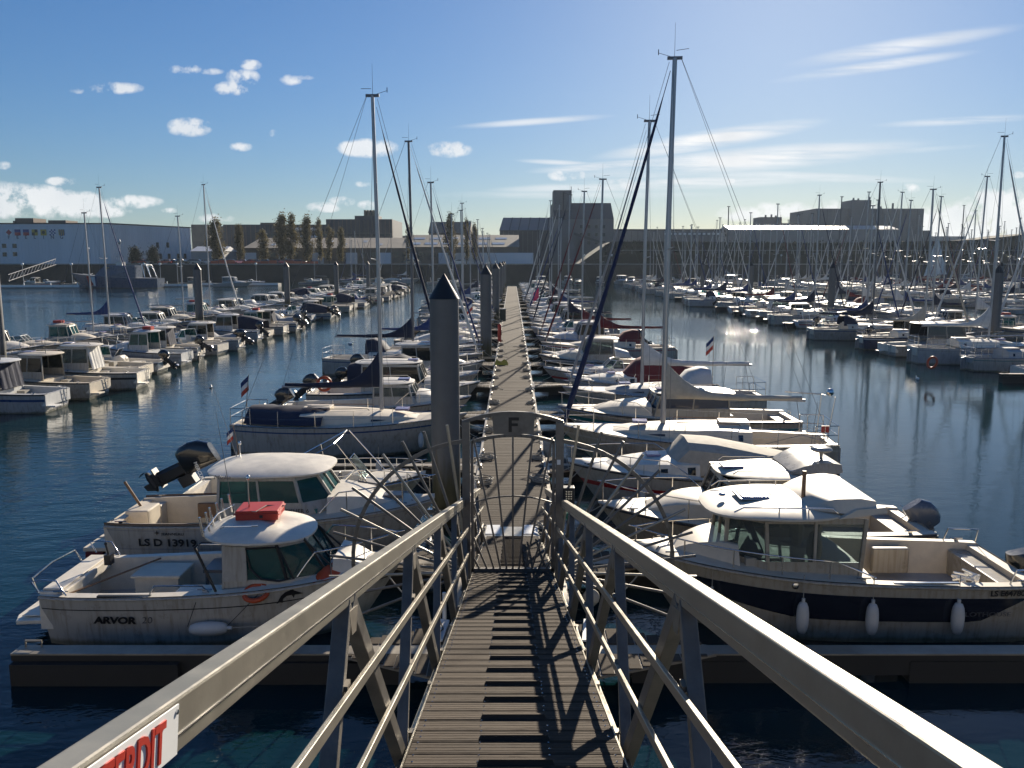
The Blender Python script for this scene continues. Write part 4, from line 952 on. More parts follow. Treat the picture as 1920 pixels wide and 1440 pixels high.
# left 2: cabin boat with a big flat white roof
def left2():
    r_ = root('pilothouse_boat'); H = Hull(6.8, 2.45, 1.02, 1.3, tw=.9, flare=.2)
    H.mesh([GEL, GELG], [(.9, .92, 1), (.5, .53, 1)], n=24).build('hull', [GEL, GELG], r_, smooth=35)
    H.deck(.62, floor=.42, side=.16, camber=.1).build('deck', [DECKC, DECKG], r_, smooth=40)
    m = MB()
    for sg in (1, -1): m.tube([(x, y, z) for x, y, z in H.edge(0, .42, 10, .03, .035, sg)], .022, 6)
    m.build('teak_capping', TEAK, r_)
    m = MB(); m.box(-.52, .0, -.95, .95, .42, .5); m.box(-.5, -.05, -.3, .3, .5, .52); m.build('swim_platform', DECKC, r_, bevel=.02)
    m = MB(); m.box(-.45, -.1, -1.0, -.55, .2, .42); m.build('step_box', BURG, r_)
    m = MB(); m.box(.1, .6, -.3, .35, .42, 1.1); m.box(.1, .5, .6, .95, .42, .95); m.build('well_locker', DECKC, r_, bevel=.03)
    m = MB(); m.box(1.2, 1.95, H.half(.2) - .25, H.half(.2) - .17, .55, .9); m.build('side_cushion', TEAK, r_, bevel=.03)
    m = MB(); m.tube([(.3, .1, 1.05), (.05, -.1, 1.7)], .03, 8); m.build('flag_stub', TEAK, r_)
    bot = [(2.35, -.98), (4.2, -.95), (4.95, -.5), (4.95, .5), (4.2, .95), (2.35, .98)]; top = [(2.4, -.9), (3.95, -.86), (4.3, -.45), (4.3, .45), (3.95, .86), (2.4, .9)]
    hw = house(r_, bot, top, 1.0, 1.46, 2.02, GEL, GLT, skip=(5,), nsub={0: 2, 4: 2, 2: 2}, pr=.055, band=.1)
    m = MB(); m.box(3.5, 4.4, -.8, .8, 1.0, 1.3); m.box(2.9, 3.25, -.75, -.3, .5, 1.25); m.box(2.9, 3.25, .3, .75, .5, 1.25); m.build('helm_seats', TEAL, hw)
    m = MB(); m.slab(2.0, 4.62, 1.08, 2.0, .09, .1, e=3.4, n=36, front=.86); rf = m.build('roof', DECK, r_, smooth=50)
    antenna(rf, 2.3, .55, 2.1, 2.4, -.28, .007, GELG); m = MB(); m.tube([(2.45, .35, 2.12), (2.45, .35, 2.42)], .014, 6); m.ell((2.45, .35, 2.46), .04, .04, .05); m.build('mast_light', STEEL, rf)
    m = MB(); rings = []
    for i in range(8):
        f = i / 7; x = 4.6 + 1.5 * f; wd = (H.half(x / H.L) - .22) * (1 - .3 * f); z = H.sheer(x / H.L); h = .36 * (1 - f ** 1.7) + .02; rings.append([(x, -wd, z), (x, -wd * .85, z + h), (x, wd * .85, z + h), (x, wd, z)])
    m.loft(rings); m.build('foredeck_trunk', DECK, r_, smooth=50)
    m = MB(); m.tube([(5.15, -.15, 1.72), (5.75, -.12, 1.62)], .02, 6); m.box(5.7, 6.1, -.18, .18, 1.36, 1.42); m.build('deck_hatch', MASTD, r_)
    H.rail(.66, h=.52, post=4, r=.014).build('bow_rail', STEEL, r_, smooth=60); cleats(H, (.05, .9), r_); rubrail(H, r_, GEL, .018)
    hulltext(r_, H, 'LS D 13919', .72, .60, .22, INK, -1, bold=.006, sx=1.18); hulltext(r_, H, 'JEANNEAU', 1.25, .83, .085, INK, -1, bold=.0, sx=1.15)
    a = Vector(H.pt(.17, .86, -1)); m = MB(); m.prism([(a.x + r * math.cos(t * math.pi / 4), a.y - .03, a.z + .02 + r * math.sin(t * math.pi / 4)) for t, r in enumerate((.06, .02) * 4)], (0, .003, 0)); m.build('star_emblem', INK, r_)
    text('MERRY FISHER 6', .115, INK, r_, 'cabin_lettering', (3.35, -1.005, 1.27), (R(88), 0, R(2)), .001, 1.12)
    text('Mirka', .12, MASTD, rf, 'roof_lettering', (2.35, -1.09, 2.02), (R(90), 0, 0), 0, 1.3, .3)
    lines(r_, 6.8, 1.3)
    put(r_, (-8.5, 17.8, 0), 0, 'second boat at left, cabin boat with flat white roof and teal windscreen', 'boat')
    return r_
left2()
# left 3: open boat with windscreen console and large black tilted engine
r_ = openboat(L=6.1, B=2.35, frame=True, stripe=GELG, tilt=62, cs=1.35)
for c in r_.children:
    if c.name.startswith('outboard'):
        c.location = (-.0, 0, .05); c.scale = (1.5, 1.5, 1.35)
text('MERCURY', .13, WHITEP, r_, 'engine_lettering', (.16, -.262, 1.33), (R(90), R(70), 0), .002, 1.0)
lines(r_, 6.1, .98)
put(r_, (-8.35, 21.2, 0), 0, 'third boat at left, open console boat with big black tilted outboard', 'boat')
# left 4: sailing boat, dark boom cover and dark canvas
r_ = sailboat(L=7.9, B=2.75, hull=GEL, deck=DECKC, stripe=BLUEP, mast=11.75, mastm=MASTM, cover=NAVY, gen=NAVY, xm=.63, rise=.95, genr=.085, boomx=.2, cockpit_cover=NAVY, mr=.085)
lines(r_, 7.9, 1.25)
put(r_, (-9.45, 28.3, 0), R(-1), 'nearest sailing boat on the left, navy boom cover and navy cockpit canvas', 'sailing boat')
# left 5 .. 7
r_ = pilothouse(L=7.4, B=2.6, x0=.5, x1=.72, glass=GLC, rh=.85, stripe=BLUEP, tilt=58)
put(r_, (-9.0, 32.3, 0), 0, 'white motor boat with glossy black tilted engine just behind the navy boom cover', 'boat')
r_ = pilothouse(L=7.4, B=2.6, x0=.32, x1=.68, glass=GLS, rh=1.2, tilt=50); put(r_, (-8.8, 36.2, 0), 0, 'white pilothouse boat with long rounded roof and orange lifebuoy at its stern', 'boat')
ring((-8.0, 35.2, 1.25), (R(80), 0, R(20)), 'orange lifebuoy at the stern of the round-roofed pilothouse boat', .28)
r_ = cuddy(L=6.6, tent=False, canvas=NAVY, glass=GLS); put(r_, (-8.2, 39.8, 0), 0, 'cabin boat hidden under long navy canvas canopy, left of the central pontoon', 'boat')
def flag(loc, h, cols, label, lean=0., sz=.32):
    r_ = root('flag', loc, 0, label, 'flag', 'small flags on the boats')
    m = MB(); m.tube([(0, 0, 0), (lean * h, 0, h)], .011, 5); m.build('flag_staff', TEAK, r_)
    for i, c in enumerate(cols):
        m = MB(); m.loft([[(lean * h - .02 - sz * .55 * (k / 6), .03 * math.sin(k * 1.2) + 0., h - .04 - sz * (i / len(cols)) - .55 * sz * k / 6 - dz) for k in range(7)] for dz in (0, sz / len(cols))], cap=False, close=False); m.build('cloth_band', c, r_, smooth=60)
flag((-7.05, 21.4, .7), 1.5, [BLUEC, WHITEP, RED], 'tricolour flag on thin staff beside the large black outboard', -.15)
flag((-9.2, 28.3, 1.0), 1.6, [BLUEC, WHITEP, RED], 'tricolour flag at the stern of the nearest left sailing boat', .12, .5)

# right 1: pilothouse with a dark band and fenders
def right1():
    r_ = root('pilothouse_boat'); H = Hull(6.9, 2.55, 1.02, 1.36, tw=.94, flare=.16)
    # the band narrows to a point under the bow and ends in a slant at the stern
    H.mesh([GEL], [], n=26).build('hull', GELC, r_, smooth=35)
    b = MB()
    for sg in (1, -1):
        L_ = []
        for i in range(24):
            t = .04 + .86 * i / 23; k = min(1, (t - .04) / .12); e = min(1, (.92 - t) / .3)
            r0 = .80 - .42 * min(k, 1) * max(.1, e) ** .5; L_.append([(Vector(H.pt(t, r0 + (.80 - r0) * v, sg)) + Vector((0, sg * .012, 0))) for v in (0, .5, 1)])
        b.loft(L_, cap=False, close=False)
    b.build('dark_band', BLKP, r_, smooth=40)
    H.deck(.42, floor=.4, side=.17, camber=.07).build('deck', [DECKC, DECKG], r_, smooth=40); rubrail(H, r_, GELC, .028)
    bot = [(3.0, -.98), (4.55, -.95), (5.2, -.5), (5.2, .5), (4.55, .95), (3.0, .98)]; top = [(3.0, -.9), (4.7, -.86), (5.25, -.45), (5.25, .45), (4.7, .86), (3.0, .9)]
    bot = [(x + .1, y) for x, y in bot]; hw = house(r_, bot, top, 1.02, 1.36, 2.12, GELC, GLC, skip=(5,), nsub={0: 2, 4: 2, 2: 2}, pr=.06, band=.1)
    m = MB(); m.box(4.4, 5.0, -.8, .8, 1.0, 1.38)
    for y in (-.45, .45): m.ell((3.7, y, 1.45), .13, .2, .32, 10, 6); m.box(3.55, 3.95, y - .2, y + .2, .6, 1.2)
    m.build('helm_seats', SEAT, hw)
    m = MB(); m.loft([[(4.6, -.5 + i * .17, 1.4 + .05 * math.sin(i * 2)), (4.75, -.5 + i * .17, 1.7 + .04 * math.cos(i * 3)), (4.85, -.5 + i * .17, 1.95)] for i in range(7)], cap=False, close=False); m.build('sun_blind', BLUEC, hw)
    m = MB(); m.slab(3.15, 5.62, 1.12, 2.1, .1, .1, e=2.9, n=36, front=.84, nose=.05); rf = m.build('roof', DECKC, r_, smooth=50)
    m = MB(); m.loft([[(x, -w_, z), (x, -w_ * .9, z + h), (x, w_ * .9, z + h), (x, w_, z)] for x, w_, z, h in ((3.95, .78, 2.24, .02), (3.75, .85, 2.24, .12), (3.5, .9, 2.22, .22), (3.1, .95, 2.2, .26), (2.85, .98, 2.22, .2))])
    for sg in (-1, 1): m.prism([(3.5, sg * 1.0, 2.14), (2.7, sg * 1.03, 2.26), (2.75, sg * 1.03, 2.36), (3.2, sg * .98, 2.3)], (0, -sg * .12, 0))
    m.build('radar_arch', DECKC, rf, smooth=40)
    m = MB(); m.box(4.45, 4.95, -.25, .25, 2.28, 2.32); m.build('roof_hatch', HATCH, rf, bevel=.02); m = MB(); m.box(4.4, 5.0, -.29, .29, 2.26, 2.295); m.build('hatch_frame', MASTM, rf, bevel=.02)
    m = MB(); m.ell((5.25, 0, 2.29), .07, .07, .03, 12, 5); m.build('roof_vent', STEEL, rf, smooth=60)
    m = MB()
    for sg in (-1, 1): m.tube([(3.5, sg * .92, 2.22), (3.6, sg * .93, 2.31), (5.1, sg * .88, 2.31), (5.25, sg * .85, 2.22)], .014, 6); [m.tube([(x, sg * .9, 2.2), (x, sg * .92, 2.31)], .012, 5) for x in (4.0, 4.5)]
    m.build('roof_rail', STEEL, rf, smooth=60)
    m = MB(); m.tube([(3.85, .2, 2.2), (3.85, .2, 2.78)], .038, 8); m.build('mast_stump', TEAK, rf)
    m = MB(); rings = []
    for i in range(8):
        f = i / 7; x = 5.1 + 1.1 * f; wd = (H.half(x / H.L) - .2) * (1 - .35 * f); z = H.sheer(x / H.L); h = .34 * (1 - f ** 2.2) + .02; rings.append([(x, -wd, z), (x, -wd * .8, z + h), (x, wd * .8, z + h), (x, wd, z)])
    m.loft(rings); m.build('foredeck_trunk', DECKC, r_, smooth=40)
    m = MB(); m.box(.1, .55, -1.0, 1.0, .4, .9); m.box(1.4, 2.1, -.9, -.75, .5, 1.0); m.build('stern_bench', GELC, r_, bevel=.03)
    m = MB(); q = random.Random(8)
    for i in range(14): a = q.uniform(0, 6.28); m.tube([(1.2 + .22 * math.cos(a), .85 + .18 * math.sin(a), .98 + q.uniform(0, .16)), (1.2 + .2 * math.cos(a + 1.5), .85 + .16 * math.sin(a + 1.5), 1.0 + q.uniform(0, .16))], .02, 5)
    m.build('coiled_line', WHITEP, r_)
    for sg in (-1, 1): m = MB(); m.tube([(.0, sg * 1.05, 1.0), (-.05, sg * 1.05, 1.28), (.5, sg * 1.12, 1.28), (.6, sg * 1.12, 1.0)], .015, 6); m.build('grab_rail', STEEL, r_)
    m = MB(); m.box(1.5, 2.6, H.half(.3) - .1, H.half(.3) - .05, 1.07, 1.1); m.build('track', STEEL, r_)
    H.rail(.42, h=.34, r=.014, post=5, wrap=True).build('bow_rail', STEEL, r_, smooth=60); cleats(H, (.05, .45, .9), r_)
    e = outboard(r_, -.05, 0, .36, 12, 1.0, BLK)
    hulltext(r_, H, 'LS E64780', .98, .855, .14, INK, 1, bold=.005, sx=1.0); hulltext(r_, H, 'PILOTHOUSE', 1.5, .5, .11, MASTD, 1, bold=0, sx=1.4, off=.045)
    text('150', .12, WHITEP, r_, 'engine_lettering', (-.22, .225, .72), (R(90), 0, R(180)), .001, 1.2)
    m = MB(); a = H.pt(.62, .9, 1); m.ell((a[0], a[1] + .01, a[2]), .06, .02, .06, 10, 6); m.build('skin_fitting', STEEL, r_)
    lines(r_, 6.9, 1.36); put(r_, (9.05, 14.65, 0), math.pi, 'nearest boat at right, cream pilothouse boat with wide dark band on its hull', 'boat'); return H
H1 = right1()
for i, (x, lb, s) in enumerate([(3.45, 'small fender nearest the bow of the dark-banded boat', .75), (4.9, 'second fender from the bow of the dark-banded boat', 1.), (6.05, 'third fender from the bow of the dark-banded boat', 1.), (7.5, 'fender nearest the stern of the dark-banded boat', 1.)]):
    fender((x, 14.65 - H1.half((9.05 - x) / 6.9) - .08, .52 if i else .66), lb, s=s)
# right 2
def right2():
    r_ = pilothouse(L=7.0, B=2.5, hull=GELC, deck=DECKC, glass=GLS, eng=None, x0=.35, x1=.66, rh=1.05)
    rf = [c for c in r_.children if c.name.startswith('roof')][0]
    m = MB(); m.loft([[(x, -w_, z), (x, -w_ * .9, z + h), (x, w_ * .9, z + h), (x, w_, z)] for x, w_, z, h in ((3.0, .7, 2.02, .04), (2.75, .8, 2.02, .16), (2.5, .86, 2.02, .24), (2.2, .9, 2.04, .24), (2.0, .9, 2.1, .14))]); m.build('radar_arch', GELC, rf, smooth=40)
    m = MB(); m.tube([(2.25, .3, 2.24), (2.25, .3, 2.4)], .04, 8); m.ell((2.25, .3, 2.46), .23, .23, .06, 18, 7, p=.6); m.build('radar_dome', GEL, rf, smooth=60)
    outboard(r_, -.05, 0, .38, 34, .88, mat('cowl_grey', (.09, .11, .15), .25, coat=.4)); lines(r_, 7, 1.3)
    text('SUZUKI', .12, MASTD, r_, 'engine_lettering', (-.18, .2, .78), (R(90), R(55), R(180)), .001, 1.)
    put(r_, (8.9, 17.85, 0), math.pi, 'second boat at right, cream pilothouse boat with violet hatch and white radar dome', 'boat')
right2()
r_ = cuddy(L=6.7, B=2.45, hull=GEL, stripe=REDS, tent=True, canvas=BEIGE, eng=None, hs_=.85); lines(r_, 6.7, 1.1)
put(r_, (8.2, 21.9, 0), math.pi, 'third boat at right, low cabin cruiser with red stripe under a beige canvas tent', 'boat')
fender((3.4, 20.95, .5), 'single fender on the red-striped cruiser with the canvas tent')
r_ = sailboat(L=8.5, B=2.85, hull=GELC, deck=DECKC, stripe=GEL, mast=12.35, mastm=MASTM, cover=BEIGE, gen=mat('genoa_navy', (.007, .018, .07), .8, var=.3, scale=6, bump=.5, bscale=9), xm=.605, rise=.85, genr=.125, boomx=.1, mr=.11, hood=None, gena=(8.25, 0, 1.35), hs_=1.0, hb=1.3)
m = MB(); m.tube([(.3, -.6, 1.1), (.2, -.7, 2.3), (.1, .5, 2.4), (.3, .6, 1.1)], .02, 6); m.tube([(.15, -.7, 2.3), (1.3, -.8, 2.35)], .02, 6); m.ell((.15, .1, 2.5), .12, .12, .12); m.build('stern_gantry', STEEL, r_)
lines(r_, 8.5, 1.3); put(r_, (9.85, 25.2, 0), R(174), 'tallest mast on the right: cream sailing boat with thick blue furled sail', 'sailing boat')
r_ = pilothouse(L=8.6, B=2.9, hull=GELC, deck=DECKC, glass=GLB, stripe=TEAL, eng=None, x0=.3, x1=.62, rh=.85); put(r_, (10.3, 30.2, 0), math.pi, 'pilothouse boat with teal stripes and sloping blue windscreen, behind the tallest mast', 'boat')
r_ = sailboat(L=8.2, B=2.8, deck=DECKG, stripe=GELG, mast=11.9, cover=WHITEC, gen=GREYC, xm=.6, rise=.7, genr=.08, mr=.09, hood=WHITEC, boomx=.05)
put(r_, (10.3, 34.2, 0), math.pi, 'sailing boat with white boom cover and white sprayhood, second tall mast at right', 'sailing boat')
flag((8.0, 33.0, 1.0), 2.5, [BLUEC, WHITEP, RED], 'tricolour flag above the water right of the second tall mast', 0, .5)
r_ = cuddy(L=6.4, hull=GEL, canvas=BURG, glass=GLS); put(r_, (8.9, 38.6, 0), math.pi, 'white cabin boat with burgundy canvas hood, right of the central pontoon', 'boat')

# ------------------------------------------------------------------ rows of moored boats
class Kind:
    def __init__(s, desc, cat, fn): s.desc, s.cat, s.fn, s.o = desc, cat, fn, None
KD = {
 'p1': Kind('white pilothouse boat with dark windows', 'boat', lambda: pilothouse(L=6.5)),
 'p2': Kind('pilothouse boat with teal windows, red roof case', 'boat', lambda: pilothouse(L=6.3, glass=GLT, raft=RED, stripe=GELG, x0=.38, eng=None)),
 'p3': Kind('white pilothouse boat with navy curtain', 'boat', lambda: pilothouse(L=6.6, glass=GLS, curtain=NAVY, stripe=BLUEP, tilt=60)),
 'p4': Kind('cream pilothouse boat with white curtain', 'boat', lambda: pilothouse(L=6.9, hull=GEL, deck=DECK, glass=GLC, curtain=WHITEC, eng=None, stripe=INK)),
 'p5': Kind('pilothouse boat with navy blue hull', 'boat', lambda: pilothouse(L=6.4, hull=GELB, glass=GLS, eng=None, stripe=WHITEP)),
 'p6': Kind('large white cruiser with raked dark windows', 'boat', lambda: pilothouse(L=8.9, B=3.1, glass=BLKP, eng=None, x0=.26, x1=.6, rh=1.45, stripe=None)),
 'c1': Kind('low cabin cruiser with teal windscreen', 'boat', lambda: cuddy(L=6.0, eng=BLK)),
 'c2': Kind('cabin cruiser under navy canvas', 'boat', lambda: cuddy(L=6.2, canvas=NAVY, glass=GLS, tilt=60)),
 'c3': Kind('white cabin cruiser with radar arch', 'boat', lambda: cuddy(L=6.6, glass=GLC, stripe=REDS, eng=None, arch=True)),
 'c4': Kind('cabin cruiser under pale canvas tent', 'boat', lambda: cuddy(L=6.1, tent=True, canvas=WHITEC, stripe=GELG, eng=BLK)),
 'c5': Kind('cabin boat with green hull', 'boat', lambda: cuddy(L=6.0, hull=GELGR, stripe=GEL, canvas=None, glass=GLS, eng=None)),
 'o1': Kind('open boat with steering console', 'boat', lambda: openboat(L=5.4)),
 'o2': Kind('open boat under grey cover', 'boat', lambda: openboat(L=5.2, cover=GREYC, stripe=GEL, tilt=60)),
 'o3': Kind('open boat under blue cover', 'boat', lambda: openboat(L=5.3, cover=BLUEC, hull=GELC, tilt=50)),
 's1': Kind('sailing boat with navy boom cover', 'sailing boat', lambda: sailboat(L=8.0, mast=12.2, cover=NAVY, gen=NAVY, genr=.09)),
 's2': Kind('sailing boat with blue boom cover', 'sailing boat', lambda: sailboat(L=7.6, mast=11.4, cover=BLUEC, gen=BLUEC, deck=DECK, stripe=BLUEP, rise=.75, genr=.1)),
 's3': Kind('sailing boat with burgundy boom cover', 'sailing boat', lambda: sailboat(L=7.9, mast=11.8, cover=BURG, gen=BURG, stripe=REDS, rise=.6, hood=BURG, genr=.085)),
 's4': Kind('sailing boat with white boom cover', 'sailing boat', lambda: sailboat(L=8.4, mast=12.9, cover=WHITEC, gen=WHITEC, deck=DECK, stripe=GELG, hood=GREYC)),
 's5': Kind('navy hulled sailing boat', 'sailing boat', lambda: sailboat(L=7.8, hull=GELB, stripe=WHITEP, mast=12.0, cover=BEIGE, gen=BEIGE, deck=DECK)),
 's6': Kind('small sailing boat with bare boom', 'sailing boat', lambda: sailboat(L=6.6, B=2.4, hull=GEL, mast=10.2, cover=None, gen=None, deck=DECKG, stripe=TEAL, hs_=.8, hb=1.05, mr=.075)),
 's7': Kind('large sailing boat with dark mast and sprayhood', 'sailing boat', lambda: sailboat(L=9.2, B=3.1, mast=13.3, mastm=MASTD, cover=NAVY, gen=WHITEC, hood=NAVY, deck=DECK, mr=.1, stripe=BLUEP)),
}
DECKP = mat('deck_pale_grey', (.58, .58, .57), .5, var=.2, scale=4)
rr = random.Random(21)
def moor(k, loc, rz, label, lite=0, scale=None):
    K = KD[k]
    grp = 'moored ' + ('sailing boats' if K.cat == 'sailing boat' else 'motor boats')
    if K.o is None:
        if k in 'p1p2p3c1c2o1s1s2s3s4': pass
        r_ = K.fn(); lines(r_, {'p': 6.5, 'c': 6.1, 'o': 5.4, 's': 7.9}[k[0]] if k not in ('p6', 's7', 's6') else {'p6': 8.9, 's7': 9.2, 's6': 6.6}[k], 1.2); K.o = r_
        r_['category'] = K.cat; r_['group'] = grp; r_['label'] = label; r_.location = loc; r_.rotation_euler = (0, 0, rz)
        if scale: r_.scale = scale
        return r_
    dr = ('outboard_motor',) if k[0] in 'pc' and rr.random() < .62 else (('radar_arch',) if rr.random() < .3 else ())
    dr = dr + (('sprayhood',) if k in ('s3', 's4') and rr.random() < .5 else ()) + (('bow_rail',) if rr.random() < .15 else ())
    a = rr.random(); sw = {GEL: GEL2, DECK: DECKC} if a < .25 else {GEL: GEL3} if a < .45 else {GEL: GEL3, DECK: DECKP} if a < .6 else None
    o = dup(K.o, loc, rz, label, grp, scale or (1, 1, 1), lite, dr, sw); return o
def row(seq, xb, side, y0, y1, txt, pool, gap=3.25, lite_from=95, skip=(), fy=None, i0=0, sxr=(.86, 1.1)):
    """boats with their bows against a pontoon edge at xb; side=+1 the boat lies at smaller x (bow towards +x)"""
    y = y0; i = i0; seq = list(seq)
    LEN = {'p1': 6.5, 'p2': 6.3, 'p3': 6.6, 'p4': 6.9, 'p5': 6.4, 'p6': 8.9, 'c1': 6, 'c2': 6.2, 'c3': 6.6, 'c4': 6.1, 'c5': 6, 'o1': 5.4, 'o2': 5.2, 'o3': 5.3, 's1': 8, 's2': 7.6, 's3': 7.9, 's4': 8.4, 's5': 7.8, 's6': 6.6, 's7': 9.2}
    while y < y1:
        k = seq.pop(0) if seq else rr.choice(pool); L = LEN[k]; i += 1
        if k == 'p6' or k == 's7': y += .4
        g = rr.uniform(.25, .8); sx = rr.uniform(*sxr); sz = rr.uniform(.93, 1.1) if k[0] == 's' else 1.0
        x = xb - side * (g + L * sx); rz = (0 if side > 0 else math.pi) + R(rr.uniform(-5, 5))
        moor(k, (x, y, rr.uniform(-.03, .03)), rz, f'{KD[k].desc}, {nth(i)} along {txt}', y > lite_from, (sx, rr.uniform(.9, 1.03), sz if k[0] == 's' else rr.uniform(.9, 1.08)))
        y += gap + (rr.uniform(-.15, .35)) + (.7 if k in ('p6', 's7') else 0)
    return i
MOT = ['p1', 'p2', 'p3', 'c1', 'c2', 'c3', 'c4', 'o1', 'o2', 'p4', 'c1', 'p1', 'p5', 'o3', 'c5']
MIX = ['s1', 's2', 's3', 's4', 's5', 's6', 's7', 'p1', 'c1', 's4', 'p4', 's1', 's4', 's2', 's7', 's6', 's5']
SAI = ['s1', 's2', 's3', 's4', 's5', 's6', 's7', 's1', 's4', 's2', 'p1', 's5', 's6', 's7', 's4', 's6']
row(['p1', 's7', 's2', 'c4', 'p1', 'c1', 'p4', 's6', 'c3', 'p1', 's2', 'p2', 'o2', 'c3', 's1'], -1.1, 1, 43.4, 186, 'central pontoon, left side', ['p1', 'p2', 'c1', 'c3', 'c4', 'p4', 's6', 's2', 's1', 'o2', 'p3', 'c2', 'p1', 'c1'], gap=3.7, i0=7)
row(['c3', 'p4', 'c4', 's3', 'p1', 's3', 'c1', 's1', 'p1', 'c3', 'p4', 'p1', 's2', 'c1', 's4'], 1.1, -1, 42.4, 186, 'central pontoon, right side', ['p1', 'p4', 'c1', 'c3', 'c4', 's6', 's4', 's2', 's1', 'p3', 'c2', 'p2', 'c1'], gap=3.7, i0=7)
row(['p3', 'p1', 'p4', 'c1', 'o1', 'p2', 'p3', 'c1', 'p1', 'o2', 'p1', 'c2', 'p2', 'p3', 'o1'], -26.1, -1, 35.9, 174, 'left basin pontoon, near side', MOT, gap=2.95, sxr=(.78, .97))
row(['c1', 'c2', 'p1', 'c3', 'p2', 's6', 's2', 'p1', 'c1', 'p3', 'p1', 's6', 'p2', 's4'], -27.9, 1, 45, 174, 'left basin pontoon, far side', MOT + ['s1', 's6', 's2'], gap=3.2)
row(['o1', 'c1', 's6', 's4', 'p6', 's5', 'p1', 's7', 's2', 'o1', 'c3', 's1', 'p5', 's2', 'p4', 's3', 'c3', 'o3'], 34.2, 1, 41.5, 192, 'first right pontoon, near side', MIX, gap=3.5)
row(['c5', 's7', 'p2', 's4', 'p3', 's1', 's2'], 36.0, -1, 59, 192, 'first right pontoon, far side', SAI, gap=3.9)
row([], 69.2, 1, 100, 196, 'second right pontoon, near side', SAI, gap=4.1, lite_from=60)
row([], 71.0, -1, 120, 196, 'second right pontoon, far side', SAI, gap=4.2, lite_from=60)
row([], 104.2, 1, 150, 204, 'third right pontoon, near side', SAI, gap=4.4, lite_from=60)
row([], 105.8, -1, 168, 204, 'third right pontoon, far side', SAI, gap=4.4, lite_from=60)
# two boats with slanting dark furled sails further along on the right
# visitors lying along the far quay
i = 0
for px, k, rz, y in ((850, 'o1', 80, 222), (905, 'p1', -60, 206), (925, 'c3', -80, 224), (1012, 'p6', -88, 212), (1060, 'p1', -80, 226), (1085, 'c3', -95, 214), (1125, 'p5', -95, 216), (1160, 'p6', -85, 222), (1182, 'p5', -92, 214), (1215, 'p1', -90, 228),
                     (1250, 's6', -86, 232), (1280, 's1', 180, 238), (1345, 'p6', 0, 222), (1395, 's4', 180, 236), (1440, 's7', 0, 226), (1490, 'p1', 180, 240), (1530, 's5', 0, 232), (1580, 's2', 180, 238), (1640, 's7', 0, 230), (1700, 'p6', 180, 238), (1790, 's4', 0, 236), (1850, 's1', 180, 230), (1905, 's7', 0, 240),
                     (400, 'p6', 0, 200), (445, 'c3', 0, 205), (492, 'o1', 170, 206), (560, 'c1', 0, 214), (615, 's6', 180, 226), (650, 's1', 0, 230), (690, 's2', 180, 224), (730, 's4', 0, 232), (770, 's7', 180, 226), (800, 'c3', 10, 216),
                     (60, 'c3', 0, 203), (85, 'p1', 170, 206), (118, 'o1', 0, 204), (310, 'c1', 180, 204), (335, 'p1', 0, 208), (660, 'p1', 95, 196), (705, 'p4', 88, 198)):
    i += 1; u, _ = pix(px, 500); moor(k, (u * y, y, 0), R(rz), f'{KD[k].desc}, {nth(i)} under the far quay wall', 1)

